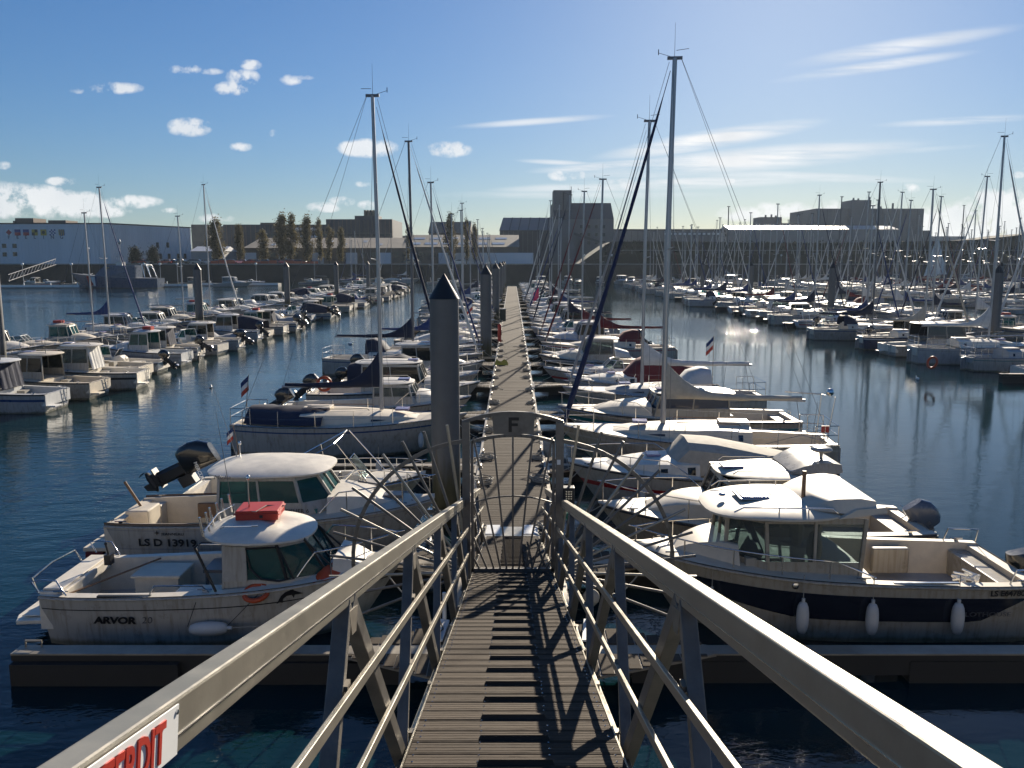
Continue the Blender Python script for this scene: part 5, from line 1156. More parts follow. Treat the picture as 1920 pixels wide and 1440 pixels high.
# ------------------------------------------------------------------ far docks, patrol boat, yacht under sail
def dock(px0, px1, y, label):
    x0 = pix(px0, 500)[0] * y; x1 = pix(px1, 500)[0] * y
    o = MB().box(x0, x1, y, y + 3, -.2, .7).build('floating_dock', CONC); tag(o, label, 'dock'); m = MB(); m.box(x0, x1, y - .12, y - .01, .3, .78); m.build('dock_edge', WHITEP, o); x = x0 + 2
    m = MB()
    while x < x1: m.tube([(x, y + 1, .7), (x, y + 1, 1.3)], .12, 6); x += 6
    m.build('bollards', WHITEP, o)
dock(-30, 146, 188, 'long low dock with white edge at far left'); dock(292, 350, 196, 'short dock beside the grey-blue patrol boat'); dock(375, 520, 204, 'dock with small boats in front of the dark quay wall')
def patrol():
    PB = hullmat('gelcoat_slate', (.07, .10, .16)); r_ = root('patrol_boat'); H = Hull(20.5, 5, 2.2, 3.3, tw=.9); H.mesh([PB], []).build('hull', PB, r_, smooth=40); H.deck(.0).build('deck', mat('deck_slate', (.12, .14, .17), .7), r_)
    m = MB()
    for (x, c) in ((14.6, 0), (15.15, 1), (15.8, 2)):
        for sg in (1, -1): m.prism([tuple(Vector(H.pt((x + dx) / 20.5, r, sg)) + Vector((0, sg * .03, 0))) for dx, r in ((0, .15), (.5 + .5 * c, .15), (-.5 + .5 * c, .95), (-1.0, .95))], (0, sg * .01, 0), c)
    m.build('bow_stripes', [BLUEC, WHITEP, RED], r_)
    m = MB(); m.loft([[(5, -1.9, z), (x2, -1.9 * k, z), (x2, 1.9 * k, z), (5, 1.9, z)] for x2, k, z in ((14.8, 1, 2.2), (13.2, .9, 4.0), (11.8, .85, 5.1))]); m.build('wheelhouse', PB, r_)
    for x in (8, 9.4, 10.8): MB().box(x, x + .9, 1.5, 1.75, 4.1, 4.8).build('window', BLKP, r_); MB().box(x, x + .9, -1.84, -1.5, 4.15, 4.8).build('window', BLKP, r_)
    m = MB(); m.tube([(9, 0, 5), (9, 0, 10.6)], .09, 6); m.tube([(8, 0, 7), (10, 0, 7)], .05, 5); m.ell((9, 0, 10.4), .35, .35, .6); m.box(8.3, 9.7, -.9, .9, 5.1, 5.9); m.build('mast', MASTM, r_)
    m = MB(); m.tube([(3, -1.6, 2.3), (3.6, -1.5, 5.4), (3.6, 1.5, 5.4), (3, 1.6, 2.3)], .09, 6); m.tube([(1.6, -1.6, 2.3), (2.6, -1.5, 5.2), (2.6, 1.5, 5.2), (1.6, 1.6, 2.3)], .09, 6); m.tube([(3.6, 0, 5.4), (1.2, 0, 4.2)], .08, 6); m.build('stern_crane', STEEL, r_)
    put(r_, (-80.5, 193, 0), math.pi, 'grey-blue patrol ship with diagonal bow stripes moored at far left', 'ship')
patrol()
u = pix(1760, 500)[0]; r_ = root('sailing_yacht'); H = Hull(9.5, 3, 1.1, 1.4, tw=.6, rake=.16); H.mesh([GELC], []).build('hull', REDS, r_, smooth=40); H.deck(.0).build('deck', DECK, r_)
m = MB(); m.tube([(5.2, 0, 1), (5.2, 0, 13.6)], .08, 6); m.tube([(5.1, 0, 2.1), (1.2, 0, 2.2)], .06, 6); m.build('mast', MASTM, r_)
def sail(P, nm):
    m = MB(); A, B_, Cc = [Vector(p) for p in P]; rows_ = []
    for i in range(9):
        f = i / 8; a = A.lerp(B_, f); b = A.lerp(Cc, f); rows_.append([a.lerp(b, j / 6) + Vector((0, .35 * math.sin(math.pi * j / 6) * f, 0)) for j in range(7)])
    m.loft(rows_, cap=False, close=False); m.build(nm, mat('sailcloth', (.75, .74, .70), .8, var=.05), r_, smooth=60)
sail([(5.1, 0, 13.4), (5.1, 0, 2.3), (1.3, .5, 2.3)], 'mainsail'); sail([(5.4, 0, 12.6), (9.2, 0, 1.6), (5.2, .9, 1.9)], 'jib')
put(r_, (u * 238 + 3, 238, 0), R(200), 'yacht with raised white sails against the dark embankment at right', 'sailing boat')

# ------------------------------------------------------------------ buildings on the far shore
def W(px, py, Y): u, v = pix(px, py); return (u * Y, EYE + v * Y)
CLG = mat('cladding_grey', (.66, .67, .69), .6, var=.12, scale=.3, stretch=(1, 1, .05)); CLD = mat('cladding_dark', (.035, .042, .055), .6, var=.25, scale=.15)
CLB = mat('cladding_brown', (.15, .115, .09), .8, var=.35, scale=.2); ROOFG = mat('roof_fibre', (.20, .17, .135), .75, var=.4, scale=.3); SKYL = mat('skylight_panel', (.42, .42, .40), .2, var=.1)
SILO = mat('silo_concrete', (.16, .16, .17), .85, var=.22, scale=.12); SILOD = mat('silo_roof', (.05, .055, .065), .7, var=.3, scale=.2); HOUSE = mat('render_pale', (.36, .35, .33), .8, var=.2, scale=.3); ROOFT = mat('roof_slate', (.06, .06, .07), .7, var=.3)
PANE = mat('far_pane', (.02, .03, .04), .15)
def block(par, name, px0, px1, pyt, Y, depth, m_, zb=4.9, pyb=None):
    x0, zt = W(px0, pyt, Y); x1, _ = W(px1, pyt, Y)
    if pyb: zb = W(px0, pyb, Y)[1]
    return MB().box(x0, x1, Y, Y + depth, zb, zt).build(name, m_, par)
def pane(par, px, py, w_, h_, Y, m_=PANE):
    x, z = W(px, py, Y); m = MB(); m.box(x - w_ / 2, x + w_ / 2, Y - .12, Y - .02, z - h_ / 2, z + h_ / 2); return m.build('window', m_, par)
# pale hall with signal flags and letters
r_ = root('hall_building', (0, 272, 0), 0, 'long pale grey hall with row of signal flags at far left', 'building'); off = Vector((0, 272, 0))
def loc_(o): o.location = o.location - off; return o
xc, zt = W(203, 420, 272); xr, zr = W(357, 428, 307); xl = W(-260, 421, 272)[0]
m = MB(); m.prism([(xl, 272, 4.9), (xc, 272, 4.9), (xr, 307, 4.9), (xr - 28, 340, 4.9), (xl, 340, 4.9)], (0, 0, zt - 4.9)); m.T = None; hall = loc_(m.build('wall', CLG, r_))
m = MB(); m.prism([(xl, 271.8, zt), (xc + .2, 271.8, zt), (xr + .2, 307, zt), (xr - 28, 340, zt), (xl, 340, zt)], (0, 0, .35)); loc_(m.build('roof_edge', CLD, r_))
m = MB(); n_ = 46
for i in range(n_): f = (i + .5) / n_; x = xc + (xr - xc) * f; y = 272 + 35 * f; m.bar((x + .03, y - .0, 5.2), (x + .03, y - .0, zt - .1), .12, .12)
loc_(m.build('cladding_ribs', CLG, r_)); 
m = MB(); x = xl
while x < xc: m.box(x, x + .1, 271.93, 272, 5.2, zt - .1); x += 1.1
loc_(m.build('cladding_ribs', CLG, r_))
for px, py in ((8, 461), (27.5, 461), (9, 477), (28.5, 476.5)): loc_(pane(r_, px, py, 1.3, 1.3, 272))
for px, py, f in ((305.5, 459.5, .55), (320, 459.5, .68), (307, 480.5, .58), (321, 480.5, .69), (335, 480.5, .81), (345.5, 480.5, .9)):
    Y = 272 + 35 * f; x = xc + (xr - xc) * f; z = W(px, py, Y)[1]; m = MB(); dx, dy = (xr - xc), 35; l = math.hypot(dx, dy); ux, uy = dx / l, dy / l
    m.prism([(x - ux * .6 + .15, Y - uy * .6, z - .9), (x + ux * .6 + .15, Y + uy * .6, z - .9), (x + ux * .6 + .15, Y + uy * .6, z + .9), (x - ux * .6 + .15, Y - uy * .6, z + .9)], (.03, 0, 0)); loc_(m.build('window', PANE, r_))
for px0, px1, pyt in ((28, 62, 409), (90, 123, 413), (24, 30, 414), (60, 88, 417.5), (168, 182, 419), (240, 258, 420.5)): loc_(block(r_, 'roof_plant', px0, px1, pyt, 290, 8, CLB, zb=zt))
MB_, MW, MR, MY = mat('flag_blue', (.03, .05, .22), .6), WHITEP, mat('flag_red', (.42, .05, .06), .6), mat('flag_yellow', (.55, .40, .08), .6)
S = 1.9; yy0 = 271.9
def fl_(px, cells, ch):
    x, z = W(px, 435.8, 272); m = MB(); m.box(-S / 2, S / 2, -.03, 0, -S / 2, S / 2, 0)
    mats = [MW, MR, MB_, MY, INK]
    for c in cells:
        if c[0] == 'd': m.prism([(-S / 2, -.05, 0), (0, -.05, -S / 2), (S / 2, -.05, 0), (0, -.05, S / 2)], (0, .015, 0), c[1])
        elif c[0] == 'o': m.prism([(.55 * math.cos(a), -.08, .55 * math.sin(a)) for a in [.52 * j for j in range(12)]], (0, .015, 0), c[1])
        else: m.box(c[0] * S - S / 2, c[1] * S - S / 2, -.06, -.032, c[2] * S - S / 2, c[3] * S - S / 2, c[4])
    o = m.build('signal_flag', mats, r_); o.location = (x, yy0 - 272 - .02, z)
    x, z = W(px, 447.6, 272); text(ch, 1.55, mat('letter_grey', (.06, .07, .11), .6), r_, 'letter', (x, yy0 - 272, z), (R(90), 0, 0), .02, 1, 0, 'CENTER')
fl_(17, [('d', 1)], 'F'); fl_(33.4, [(0, 1, .5, 1, 2), (0, 1, 0, .5, 1)], 'E'); fl_(49.3, [(0, 1, .5, 1, 2), (0, 1, 0, .5, 1)], 'E')
fl_(65.6, [(0, .5, .5, 1, 3), (.5, 1, 0, .5, 3), (0, .5, 0, .5, 4), (.5, 1, .5, 1, 4)], 'L'); fl_(82, [(0, 1, 0, 1, 3), ('o', 4)], 'I')
fl_(98.8, [(i / 4, i / 4 + .25, j / 4, j / 4 + .25, 2) for i in range(4) for j in range(4) if (i + j) % 2 == 0], 'N'); fl_(116, [(i / 6, i / 6 + 1 / 6, 0, 1, 3 if i % 2 == 0 else 2) for i in range(6)], 'G')
# dark modern block
r_ = root('office_block', (0, 0, 0), 0, 'dark flat-roofed block with taller right wing behind poplars', 'building')
block(r_, 'wall', 418, 613, 421, 328, 30, CLD); block(r_, 'upper_wing', 611, 735, 411, 324, 30, CLD); x0, z0 = W(735, 411, 324); x1, _ = W(748, 414, 358)
m = MB(); m.prism([(x0 + .05, 324.2, 4.9), (x1, 354, 4.9), (x1, 354, z0 - .1), (x0 + .05, 324.2, z0 - .1)], (-.6, 0, 0)); m.build('side_wall', CLB, r_)
block(r_, 'roof_plant', 488, 516, 417.5, 340, 8, CLB, zb=18); block(r_, 'roof_plant', 665, 710, 404.5, 334, 8, CLD, zb=20); 
for i in range(5): block(r_, 'cooling_unit', 682 + i * 5.4, 686 + i * 5.4, 394, 338, 3, CLB, zb=22)
for px in range(548, 600, 9):
    for py in (429.5, 443): x, z = W(px, py, 328); MB().box(x - .7, x + .7, 327.85, 327.95, z - .5, z + .5).build('window', CLG, r_)
for px in range(500, 735, 12): x, z = W(px, 440.5, 324 if px > 612 else 328); Yw = 323.85 if px > 612 else 327.85; MB().box(x - 1, x + 1, Yw, Yw + .1, z - .35, z + .35).build('window', PANE, r_)
# long warehouses with fibre roofs
def shed(px0, px1, pye, pyr, Y, depth, label, wall, roofm, sk=(), gable=0, zb=4.9):
    r_ = root('warehouse', (0, 0, 0), 0, label, 'building'); x0, ze = W(px0, pye, Y); x1, _ = W(px1, pye, Y); _, zr = W(px0, pyr, Y + depth / 2)
    MB().box(x0, x1, Y, Y + depth, zb, ze).build('wall', wall, r_)
    m = MB(); m.prism([(x0 - .3, Y - .4, ze), (x0 - .3 + gable, Y + depth / 2, zr), (x0 - .3, Y + depth + .4, ze)], (x1 - x0 + .6, 0, 0)); m.build('roof', roofm, r_)
    sl = (zr - ze) / (depth / 2 + .4)
    for (a, b, f0, f1) in sk:
        xa = W(a, pye, Y)[0]; xb = W(b, pye, Y)[0]; y0_ = Y - .4 + f0 * depth / 2; y1_ = Y - .4 + f1 * depth / 2
        MB().prism([(xa, y0_, ze + f0 * sl * depth / 2 + .05), (xb, y0_, ze + f0 * sl * depth / 2 + .05), (xb, y1_, ze + f1 * sl * depth / 2 + .05), (xa, y1_, ze + f1 * sl * depth / 2 + .05)], (0, 0, .06)).build('skylight', SKYL, r_)
    return r_
shed(458, 760, 465, 446, 278, 40, 'warehouse with pale weathered roof behind the row of poplars', CLB, ROOFG, [(500 + 34 * i, 508 + 34 * i, .25 + .3 * (i % 2), .4 + .3 * (i % 2)) for i in range(7)])
shed(756, 972, 463, 440.5, 280, 40, 'brown warehouse with two lines of bright skylights on its roof', CLB, ROOFG, [(762 + 32 * i, 786 + 32 * i, .18, .34) for i in range(6)] + [(768 + 32 * i, 790 + 32 * i, .62, .76) for i in range(6)])
shed(804, 880, 437, 416, 334, 22, 'small gabled brown building rising behind the skylight warehouse', CLB, CLB)
shed(358, 418, 471, 462, 292, 14, 'low pale shed between the hall and dark block', HOUSE, CLG)
block(tag(bpy.data.objects.new('brick_store', None), 'low grey store with pale roof left of the central silo', 'building'), 'wall', 845, 1000, 474, 270, 8, CLG)
C.objects.link(bpy.data.objects['brick_store'])
# central grain silo
r_ = root('grain_silo', (0, 0, 0), 0, 'tall grain silo with square tower and long sloping shed, centre skyline', 'building')
x0, ze = W(937, 432, 322); x1, _ = W(1038, 432, 322); zr = W(943, 408, 334)[1]; MB().box(x0, x1, 322, 346, 4.9, ze).build('shed_wall', SILOD, r_)
m = MB(); m.prism([(x0 - .2, 321.6, ze), (x0 + 1.2, 334, zr), (x0 - .2, 346.4, ze)], (x1 - x0, 0, 0)); m.build('shed_roof', mat('shed_sheet', (.13, .13, .14), .5, var=.3, scale=.2), r_)
for px in (955, 972, 990, 1008, 1026): xa, _ = W(px, 432, 322); m = MB(); m.bar((xa, 321.8, ze + .1), (xa + 1.2, 333.8, zr + .05), .35, .12); m.build('roof_vent_strip', SILOD, r_)
block(r_, 'tower', 1038, 1072, 356.5, 326, 10, SILO); block(r_, 'main_block', 1037, 1151, 411, 320, 30, SILO)
x0, z0 = W(1039, 411, 320); x1, _ = W(1151, 411, 320); zt = W(1039, 381, 332)[1]; m = MB(); m.prism([(x0, 319.9, z0), (x0, 331, zt), (x0, 351, zt), (x0, 351, z0)], (x1 - x0, 0, 0)); m.build('main_roof', SILOD, r_)
for px in range(1052, 1150, 14): xa, _ = W(px, 411, 320); MB().box(xa - .12, xa + .12, 319.8, 319.95, 5, z0).build('wall_rib', SILO, r_)
a = W(1076, 438, 312); b = W(1148, 462, 312); m = MB(); m.bar((a[0], 312, a[1]), (b[0], 312, b[1]), .8, .9); m.tube([(b[0] - 1, 312, 5), (b[0] - 1, 312, b[1])], .15, 6); m.build('conveyor', SILOD, r_); MB().box(W(1066, 440, 316)[0], W(1080, 440, 316)[0], 315, 319, 5, W(1070, 440, 316)[1]).build('annex', SILO, r_)
# right-hand skyline
r_ = root('mill_block', (0, 0, 0), 0, 'big windowless grey mill block with rooftop tower on the right skyline', 'building')
block(r_, 'main_block', 1530, 1733, 391, 430, 40, SILO, 8); block(r_, 'tower', 1598, 1634, 375, 426, 14, SILO, 8); block(r_, 'head_house', 1425, 1466, 407, 432, 12, SILO, pyb=425); block(r_, 'gantry', 1464, 1532, 418.5, 433, 5, SILO, pyb=425); block(r_, 'annex', 1733, 1745, 432, 430, 20, SILO, 8)
for px, py in ((1601, 371), (1610, 372), (1631, 369), (1652, 387), (1675, 381), (1436, 403), (1447, 402), (1455, 404)): x, z = W(px, py, 432); MB().box(x - .35, x + .35, 432, 432.8, z - 3, z).build('roof_vent', SILO, r_)
for px in (1436, 1450): x, z = W(px, 425, 430); MB().box(x - .8, x + .8, 434, 436, 8, z + .2).build('leg', SILO, r_)
for px in (1560, 1590, 1650, 1680, 1705): x, z = W(px, 391, 430); MB().box(x - .15, x + .15, 429.8, 429.95, 8, z).build('wall_rib', SILO, r_)
shed(1368, 1684, 430, 423, 395, 20, 'long low hall with shining pale roof below the grey mill', mat('hall_panel', (.20, .20, .21), .7, var=.2, scale=.2), mat('hall_roof_sheet', (.34, .34, .34), .4, .1, var=.1), zb=8)
r_ = root('terraced_houses', (0, 0, 0), 0, 'row of pale houses with chimneys left of the shining hall roof', 'building')
for i in range(5):
    px = 1357 + i * 10.5; h = block(r_, 'house', px, px + 10, 436, 400, 8, HOUSE, 8); x0, z0 = W(px, 436, 400); x1, _ = W(px + 10, 436, 400); m = MB(); m.prism([(x0, 399.7, z0), (x0, 404, z0 + 1.6), (x0, 408.3, z0)], (x1 - x0, 0, 0)); m.build('roof', ROOFT, r_)
    MB().box(x0 + .3, x0 + .9, 403, 404.5, z0, z0 + 3).build('chimney', HOUSE, r_)
    for q_ in (.3, .7):
        xw = x0 + (x1 - x0) * q_; MB().box(xw - .35, xw + .35, 399.85, 399.95, z0 - 1.9, z0 - .7).build('window', PANE, r_)
r_ = root('barracks', (0, 0, 0), 0, 'long dark building with flat ridge right of the silo', 'building'); block(r_, 'wall', 1152, 1352, 433, 380, 14, SILO, 5); block(r_, 'roof', 1150, 1354, 429.5, 381, 12, SILOD, pyb=434.5)
for px in range(1248, 1350, 9): pane(r_, px, 438.5, 1.2, .8, 380, WHITEP)
r_ = root('distant_building', (0, 0, 0), 0, 'faint pale buildings behind the masts at far right', 'building'); block(r_, 'wall', 1748, 1812, 443, 520, 12, HOUSE, 6)
r_ = root('town_hill', (0, 0, 0), 0, 'hazy hillside houses between the hall and the first poplar', 'building'); block(r_, 'wall', 358, 392, 421, 520, 20, CLB, 5); block(r_, 'wall', 385, 420, 424, 540, 20, CLB, 5); block(r_, 'wall', 745, 830, 442, 500, 20, CLB, 5)
def facade(par, px0, px1, pyt, Y, step, m_, d_=.12, zb=5.):
    px = px0 + step / 2
    while px < px1: x, z = W(px, pyt, Y); MB().box(x - .08, x + .08, Y - d_, Y - .02, zb, z - .1).build('cladding_joint', m_, par); px += step
ob = bpy.data.objects
facade(ob['office_block'], 420, 611, 422, 328, 9, CLB); facade(ob['office_block'], 614, 734, 412, 324, 8, CLB)
facade(ob['barracks'], 1154, 1350, 433, 380, 12, SILOD); facade(ob['grain_silo'], 940, 1036, 433, 322, 9, SILO); facade(ob['mill_block'], 1532, 1732, 392, 430, 13, SILOD, zb=9)
for nm_, px0, px1, Y in (('warehouse', 470, 750, 278), ('warehouse.001', 770, 965, 280)):
    px = px0; k = 0
    while px < px1:
        x, _ = W(px, 480, Y); MB().box(x - (1.9 if k % 3 == 0 else .8), x + (1.9 if k % 3 == 0 else .8), Y - .12, Y - .02, 5 if k % 3 == 0 else 7.2, 8.6).build('door' if k % 3 == 0 else 'window', PANE if k % 3 else CLG, ob[nm_]); px += 21; k += 1
for px in (1090, 1104, 1118, 1132):
    for py in (425, 440, 455): x, z = W(px, py, 320); MB().box(x - .5, x + .5, 319.8, 319.95, z - .6, z + .6).build('window', PANE, ob['grain_silo'])
a = W(1056, 370, 326); m = MB(); m.tube([(a[0], 325.6, 6), (a[0], 325.6, a[1] + 2)], .25, 6); m.tube([(a[0] + 3, 325.6, 20), (a[0] + 3, 325.6, a[1] + 4)], .12, 6); m.build('pipe', SILOD, ob['grain_silo'])
# site fence
x0, _ = W(395, 490, 253.6); x1, _ = W(588, 490, 253.6)
fo = tag(bpy.data.objects.new('site_fence', None), 'bright orange mesh barrier along the edge of the far quay', 'barrier'); C.objects.link(fo); x = x0; k = 0
while x < x1:
    m = MB(); m.box(x, x + 2.3, 253.5, 253.56, 5.05, 6.0 + .2 * math.sin(k)); m.tube([(x, 253.5, 5), (x, 253.5, 6.4)], .05, 5)
    if k % 5 != 3: m.build('barrier_panel', ORNG, fo)
    x += 2.5; k += 1
# cars
def carmat(n, c): return mat(n, c, .25, .2, var=.05, coat=.6)
CARM = [('white', carmat('car_white', (.6, .6, .6))), ('silver', carmat('car_silver', (.3, .31, .32))), ('black', carmat('car_black', (.02, .02, .025))), ('red', carmat('car_red', (.3, .02, .02))), ('dark blue', carmat('car_blue', (.02, .04, .12))), ('dark grey', carmat('car_grey', (.08, .085, .09)))]
def car(cn, cm_):
    r_ = root('parked_car'); prof = [(-2.15, .35), (-2.15, .8), (-1.6, .98), (-.9, 1.02), (1.0, 1.0), (2.0, .85), (2.15, .6), (2.15, .35)]
    m = MB(); m.loft([[(x, y * .86, z) for x, z in prof] if abs(k_) == 1 else [(x, y, z) for x, z in prof] for y, k_ in ((-.95, 1), (-.85, 0), (.85, 0), (.95, 1))]); m.build('body', cm_, r_, smooth=40)
    m = MB(); m.loft([[(-1.7, -.8, .95), (1.0, -.8, .98), (1.0, .8, .98), (-1.7, .8, .95)], [(-1.25, -.66, 1.42), (.2, -.66, 1.42), (.2, .66, 1.42), (-1.25, .66, 1.42)]]); m.build('cabin_glass', PANE, r_)
    m = MB(); m.box(-1.24, .2, -.67, .67, 1.42, 1.47); m.build('roof', cm_, r_)
    for x in (-1.35, 1.35):
        for y in (-.88, .88): m = MB(); m.tube([(x, y - .1, .32), (x, y + .1, .32)], .32, 12); m.build('wheel', BLACK, r_)
    return r_
cars = [None] * 6; q = random.Random(12); i = 0
for px in (262, 276, 310, 325, 342, 358, 372, 388, 404, 420, 436, 452, 468, 484, 500, 516, 532, 548, 562, 766, 775, 860):
    i += 1; ci = q.randrange(6) if i not in (5, 6) else (2, 1)[i - 5]; Y = 258 + q.uniform(-1, 2); x = pix(px, 488)[0] * Y
    lb = f'{CARM[ci][0]} car, {nth(i)} from the left in the line parked on the far quay'
    if cars[ci] is None: cars[ci] = car(*CARM[ci]); o = cars[ci]; o.location = (x, Y, 5); o.rotation_euler = (0, 0, q.choice((0, math.pi))); tag(o, lb, 'car', 'cars parked on the far quay')
    else: dup(cars[ci], (x, Y, 5), q.choice((0, math.pi)), lb)
# lamps along the quays
r_ = root('street_lamp', (0, 0, 0), 0, 'x', 'street lamp', 'globe lamps along the quays'); m = MB(); m.tube([(0, 0, 0), (0, 0, 4.4)], [.07, .05], 6); m.build('post', MASTM, r_); m = MB(); m.ell((0, 0, 4.65), .3, .3, .3, 12, 8); m.build('globe', WHITEP, r_, smooth=60); lamp0 = r_
for i, (px, Y, z) in enumerate(((42, 194, .7), (134, 194, .7), (168, 251.5, 5), (270, 194, .7), (300, 198, .7), (332, 200, .7), (480, 207, .7), (928, 247, 1), (1096, 251, 3), (1147, 251, 3), (1306, 251, 3), (1464, 251, 3))):
    o = lamp0 if i == 0 else None; lb = f'globe lamp on thin post, {nth(i + 1)} from the left along the far shore'
    if o: o.location = (pix(px, 500)[0] * Y, Y, z); o['label'] = lb
    else: dup(lamp0, (pix(px, 500)[0] * Y, Y, z), 0, lb)
# access ramp at far left
a = W(15, 512, 215); b = W(105, 493, 246); r_ = root('access_ramp', (0, 0, 0), 0, 'sloping metal ramp from the quay down to the far left docks', 'ramp'); m = MB()
A = Vector((a[0], 215, 1)); B2 = Vector((b[0], 246, 5))
for dz in (0, 1.6): m.bar(A + Vector((0, 0, dz)), B2 + Vector((0, 0, dz)), .15, .15)
for i in range(14): m.bar(A.lerp(B2, i / 14), A.lerp(B2, (i + 1) / 14) + Vector((0, 0, 1.6)), .08, .08)
m.build('truss', MASTM, r_)

# ------------------------------------------------------------------ trees
def leafmat(name, col):
    m = mat(name, col, .75, var=.5, scale=1.5, rand=.25); nt = m.node_tree; b = nt.nodes['Principled BSDF']; t = nt.nodes.new('ShaderNodeBsdfTranslucent'); nt.links.new(b.inputs['Base Color'].links[0].from_socket, t.inputs[0])
    x = nt.nodes.new('ShaderNodeMixShader'); x.inputs[0].default_value = .45; nt.links.new(b.outputs[0], x.inputs[1]); nt.links.new(t.outputs[0], x.inputs[2]); nt.links.new(x.outputs[0], nt.nodes['Material Output'].inputs[0]); return m
LEAF = leafmat('leaf_autumn', (.12, .10, .045)); LEAFD = mat('leaf_dark', (.022, .032, .014), .75, var=.5, scale=1.5, rand=.25); BARK = mat('bark', (.06, .05, .04), .9, var=.3)
def tree_mesh(h, w_, n, seed, round_=False, sparse=1.):
    q = random.Random(seed); tr = MB(); tr.tube([(0, 0, 0), (.1, 0, h * .4), (0, .05, h * .93)], [h * .018, h * .012, .02], 6); tips = []
    for i in range(22):
        z = h * (.1 + .8 * i / 22); a = q.uniform(0, 6.28); pr = math.sin(math.pi * min(1, ((z / h) - .04) / .96) ** .75) if not round_ else math.sin(math.pi * (.12 + .85 * z / h)); r_ = w_ / 2 * max(.12, pr) * q.uniform(.35, 1.3)
        e = (r_ * math.cos(a), r_ * math.sin(a), z + h * .09); tr.tube([(0, 0, z), (e[0] * .6, e[1] * .6, z + h * .04), e], [.05, .03, .01], 4); tips.append((e, r_))
    cr = MB()
    cl_ = []
    for e, r_ in tips:
        for _ in range(3): f = q.uniform(.35, 1.05); cl_.append((e[0] * f + q.gauss(0, .15 * w_ / 4), e[1] * f + q.gauss(0, .15 * w_ / 4), e[2] + q.uniform(-.06, .05) * h))
    for i in range(n):
        c = q.choice(cl_); s_ = w_ * .085; p = Vector((c[0] + q.gauss(0, s_ * 1.5), c[1] + q.gauss(0, s_ * 1.5), c[2] + q.gauss(0, s_ * 2.6))); d = Vector((q.gauss(0, 1), q.gauss(0, 1), q.gauss(0, 1))).normalized(); e = d.orthogonal().normalized(); f = d.cross(e); l = q.uniform(.13, .26)
        cr.add([p - e * l, p + f * l * .7, p + e * l, p - f * l * .7], [(0, 1, 2, 3)])
    return tr, cr
TP = []
for s_, (h, w_, n, lm) in enumerate(((12, 3.6, 5200, LEAF), (13, 3.2, 3600, LEAF), (10, 2.2, 1500, LEAF), (5.5, 3.8, 3600, LEAFD))):
    tr, cr = tree_mesh(h, w_, n, s_ + 3, s_ == 3); TP.append((h, w_, tr, cr, lm, [None]))
TL = [(403, 414, 26, 0, 'poplar standing alone between the pale hall and the dark block'), (448, 424, 17, 1, 'thin brownish poplar before the left end of the dark block'), (492, 432, 20, 2, 'small sparse poplar before the pale weathered roof'),
      (527, 405, 22, 0, 'tall dense poplar, left one of the close pair'), (544, 405, 21, 1, 'tall dense poplar, right one of the close pair'), (574, 409, 20, 0, 'tall poplar just right of the close pair'), (597, 411, 13, 2, 'thin bare poplar beside the taller wing'),
      (617, 425, 14, 2, 'small bare poplar before the taller wing'), (638, 430, 15, 1, 'third poplar before the taller wing'), (765, 423, 11, 2, 'slim lone poplar left of the gabled building'), (845, 405, 18, 1, 'poplar rising over the gabled building'), (874, 411, 11, 2, 'sparse poplar right of the gabled building'), (890, 423, 11, 0, 'short round-topped poplar next to the skylights'),
      (252, 468, 22, 3, 'round dark shrub tree, left of two before the pale hall'), (287, 467, 20, 3, 'round dark shrub tree, right of two before the pale hall')]
for px, py, wp, ti, lb in TL:
    Y = 266 if ti != 3 else 258; h, w_, tr, cr, lm, P0 = TP[ti]; x, zt = W(px, py, Y); sz = (zt - 5) / h; sx = wp / 1566 * Y / w_ * 1.08
    if P0[0] is None:
        r_ = root('poplar_tree' if ti != 3 else 'shrub_tree'); tr.build('trunk', BARK, r_); cr.build('crown', lm, r_); P0[0] = r_; r_.location = (x, Y, 5); r_.scale = (sx, sx, sz); tag(r_, lb, 'tree', 'trees on the far quay')
    else: dup(P0[0], (x, Y, 5), rr.uniform(0, 6), lb, None, (sx, sx, sz))
# scrub on the embankment
q = random.Random(5); m = MB()
for i in range(9000):
    x = q.uniform(28, 330); c = math.sin(x * .13) + math.sin(x * .041 + 1); y = q.uniform(254.5, 258); z = 5 + (3 + (y - 254.5) / 3.5 * 3.6) * min(1, (x - 20) / 10) + abs(q.gauss(0, .35)) * (1.2 + c * .4)
    p = Vector((x, y, z)); d = Vector((q.gauss(0, 1), q.gauss(0, 1), q.gauss(0, 1))).normalized(); e = d.orthogonal().normalized(); f = d.cross(e); l = q.uniform(.12, .32); m.add([p - e * l, p + f * l, p + e * l, p - f * l], [(0, 1, 2, 3)])
tag(m.build('scrub', LEAFD), 'dark scrub covering the embankment slope', None, kind='stuff')

# ------------------------------------------------------------------ sea haze
hm_ = bpy.data.materials.new('haze'); hm_.use_nodes = True; nt = hm_.node_tree; nt.nodes.clear()
pv = nt.nodes.new('ShaderNodeVolumePrincipled'); pv.inputs['Color'].default_value = (.74, .87, 1, 1); pv.inputs['Density'].default_value = .00009; pv.inputs['Anisotropy'].default_value = .35
oo = nt.nodes.new('ShaderNodeOutputMaterial'); nt.links.new(pv.outputs[0], oo.inputs['Volume'])
MB().box(-1600, 1600, -60, 2700, -4, 48).build('haze', hm_, kind='stuff')
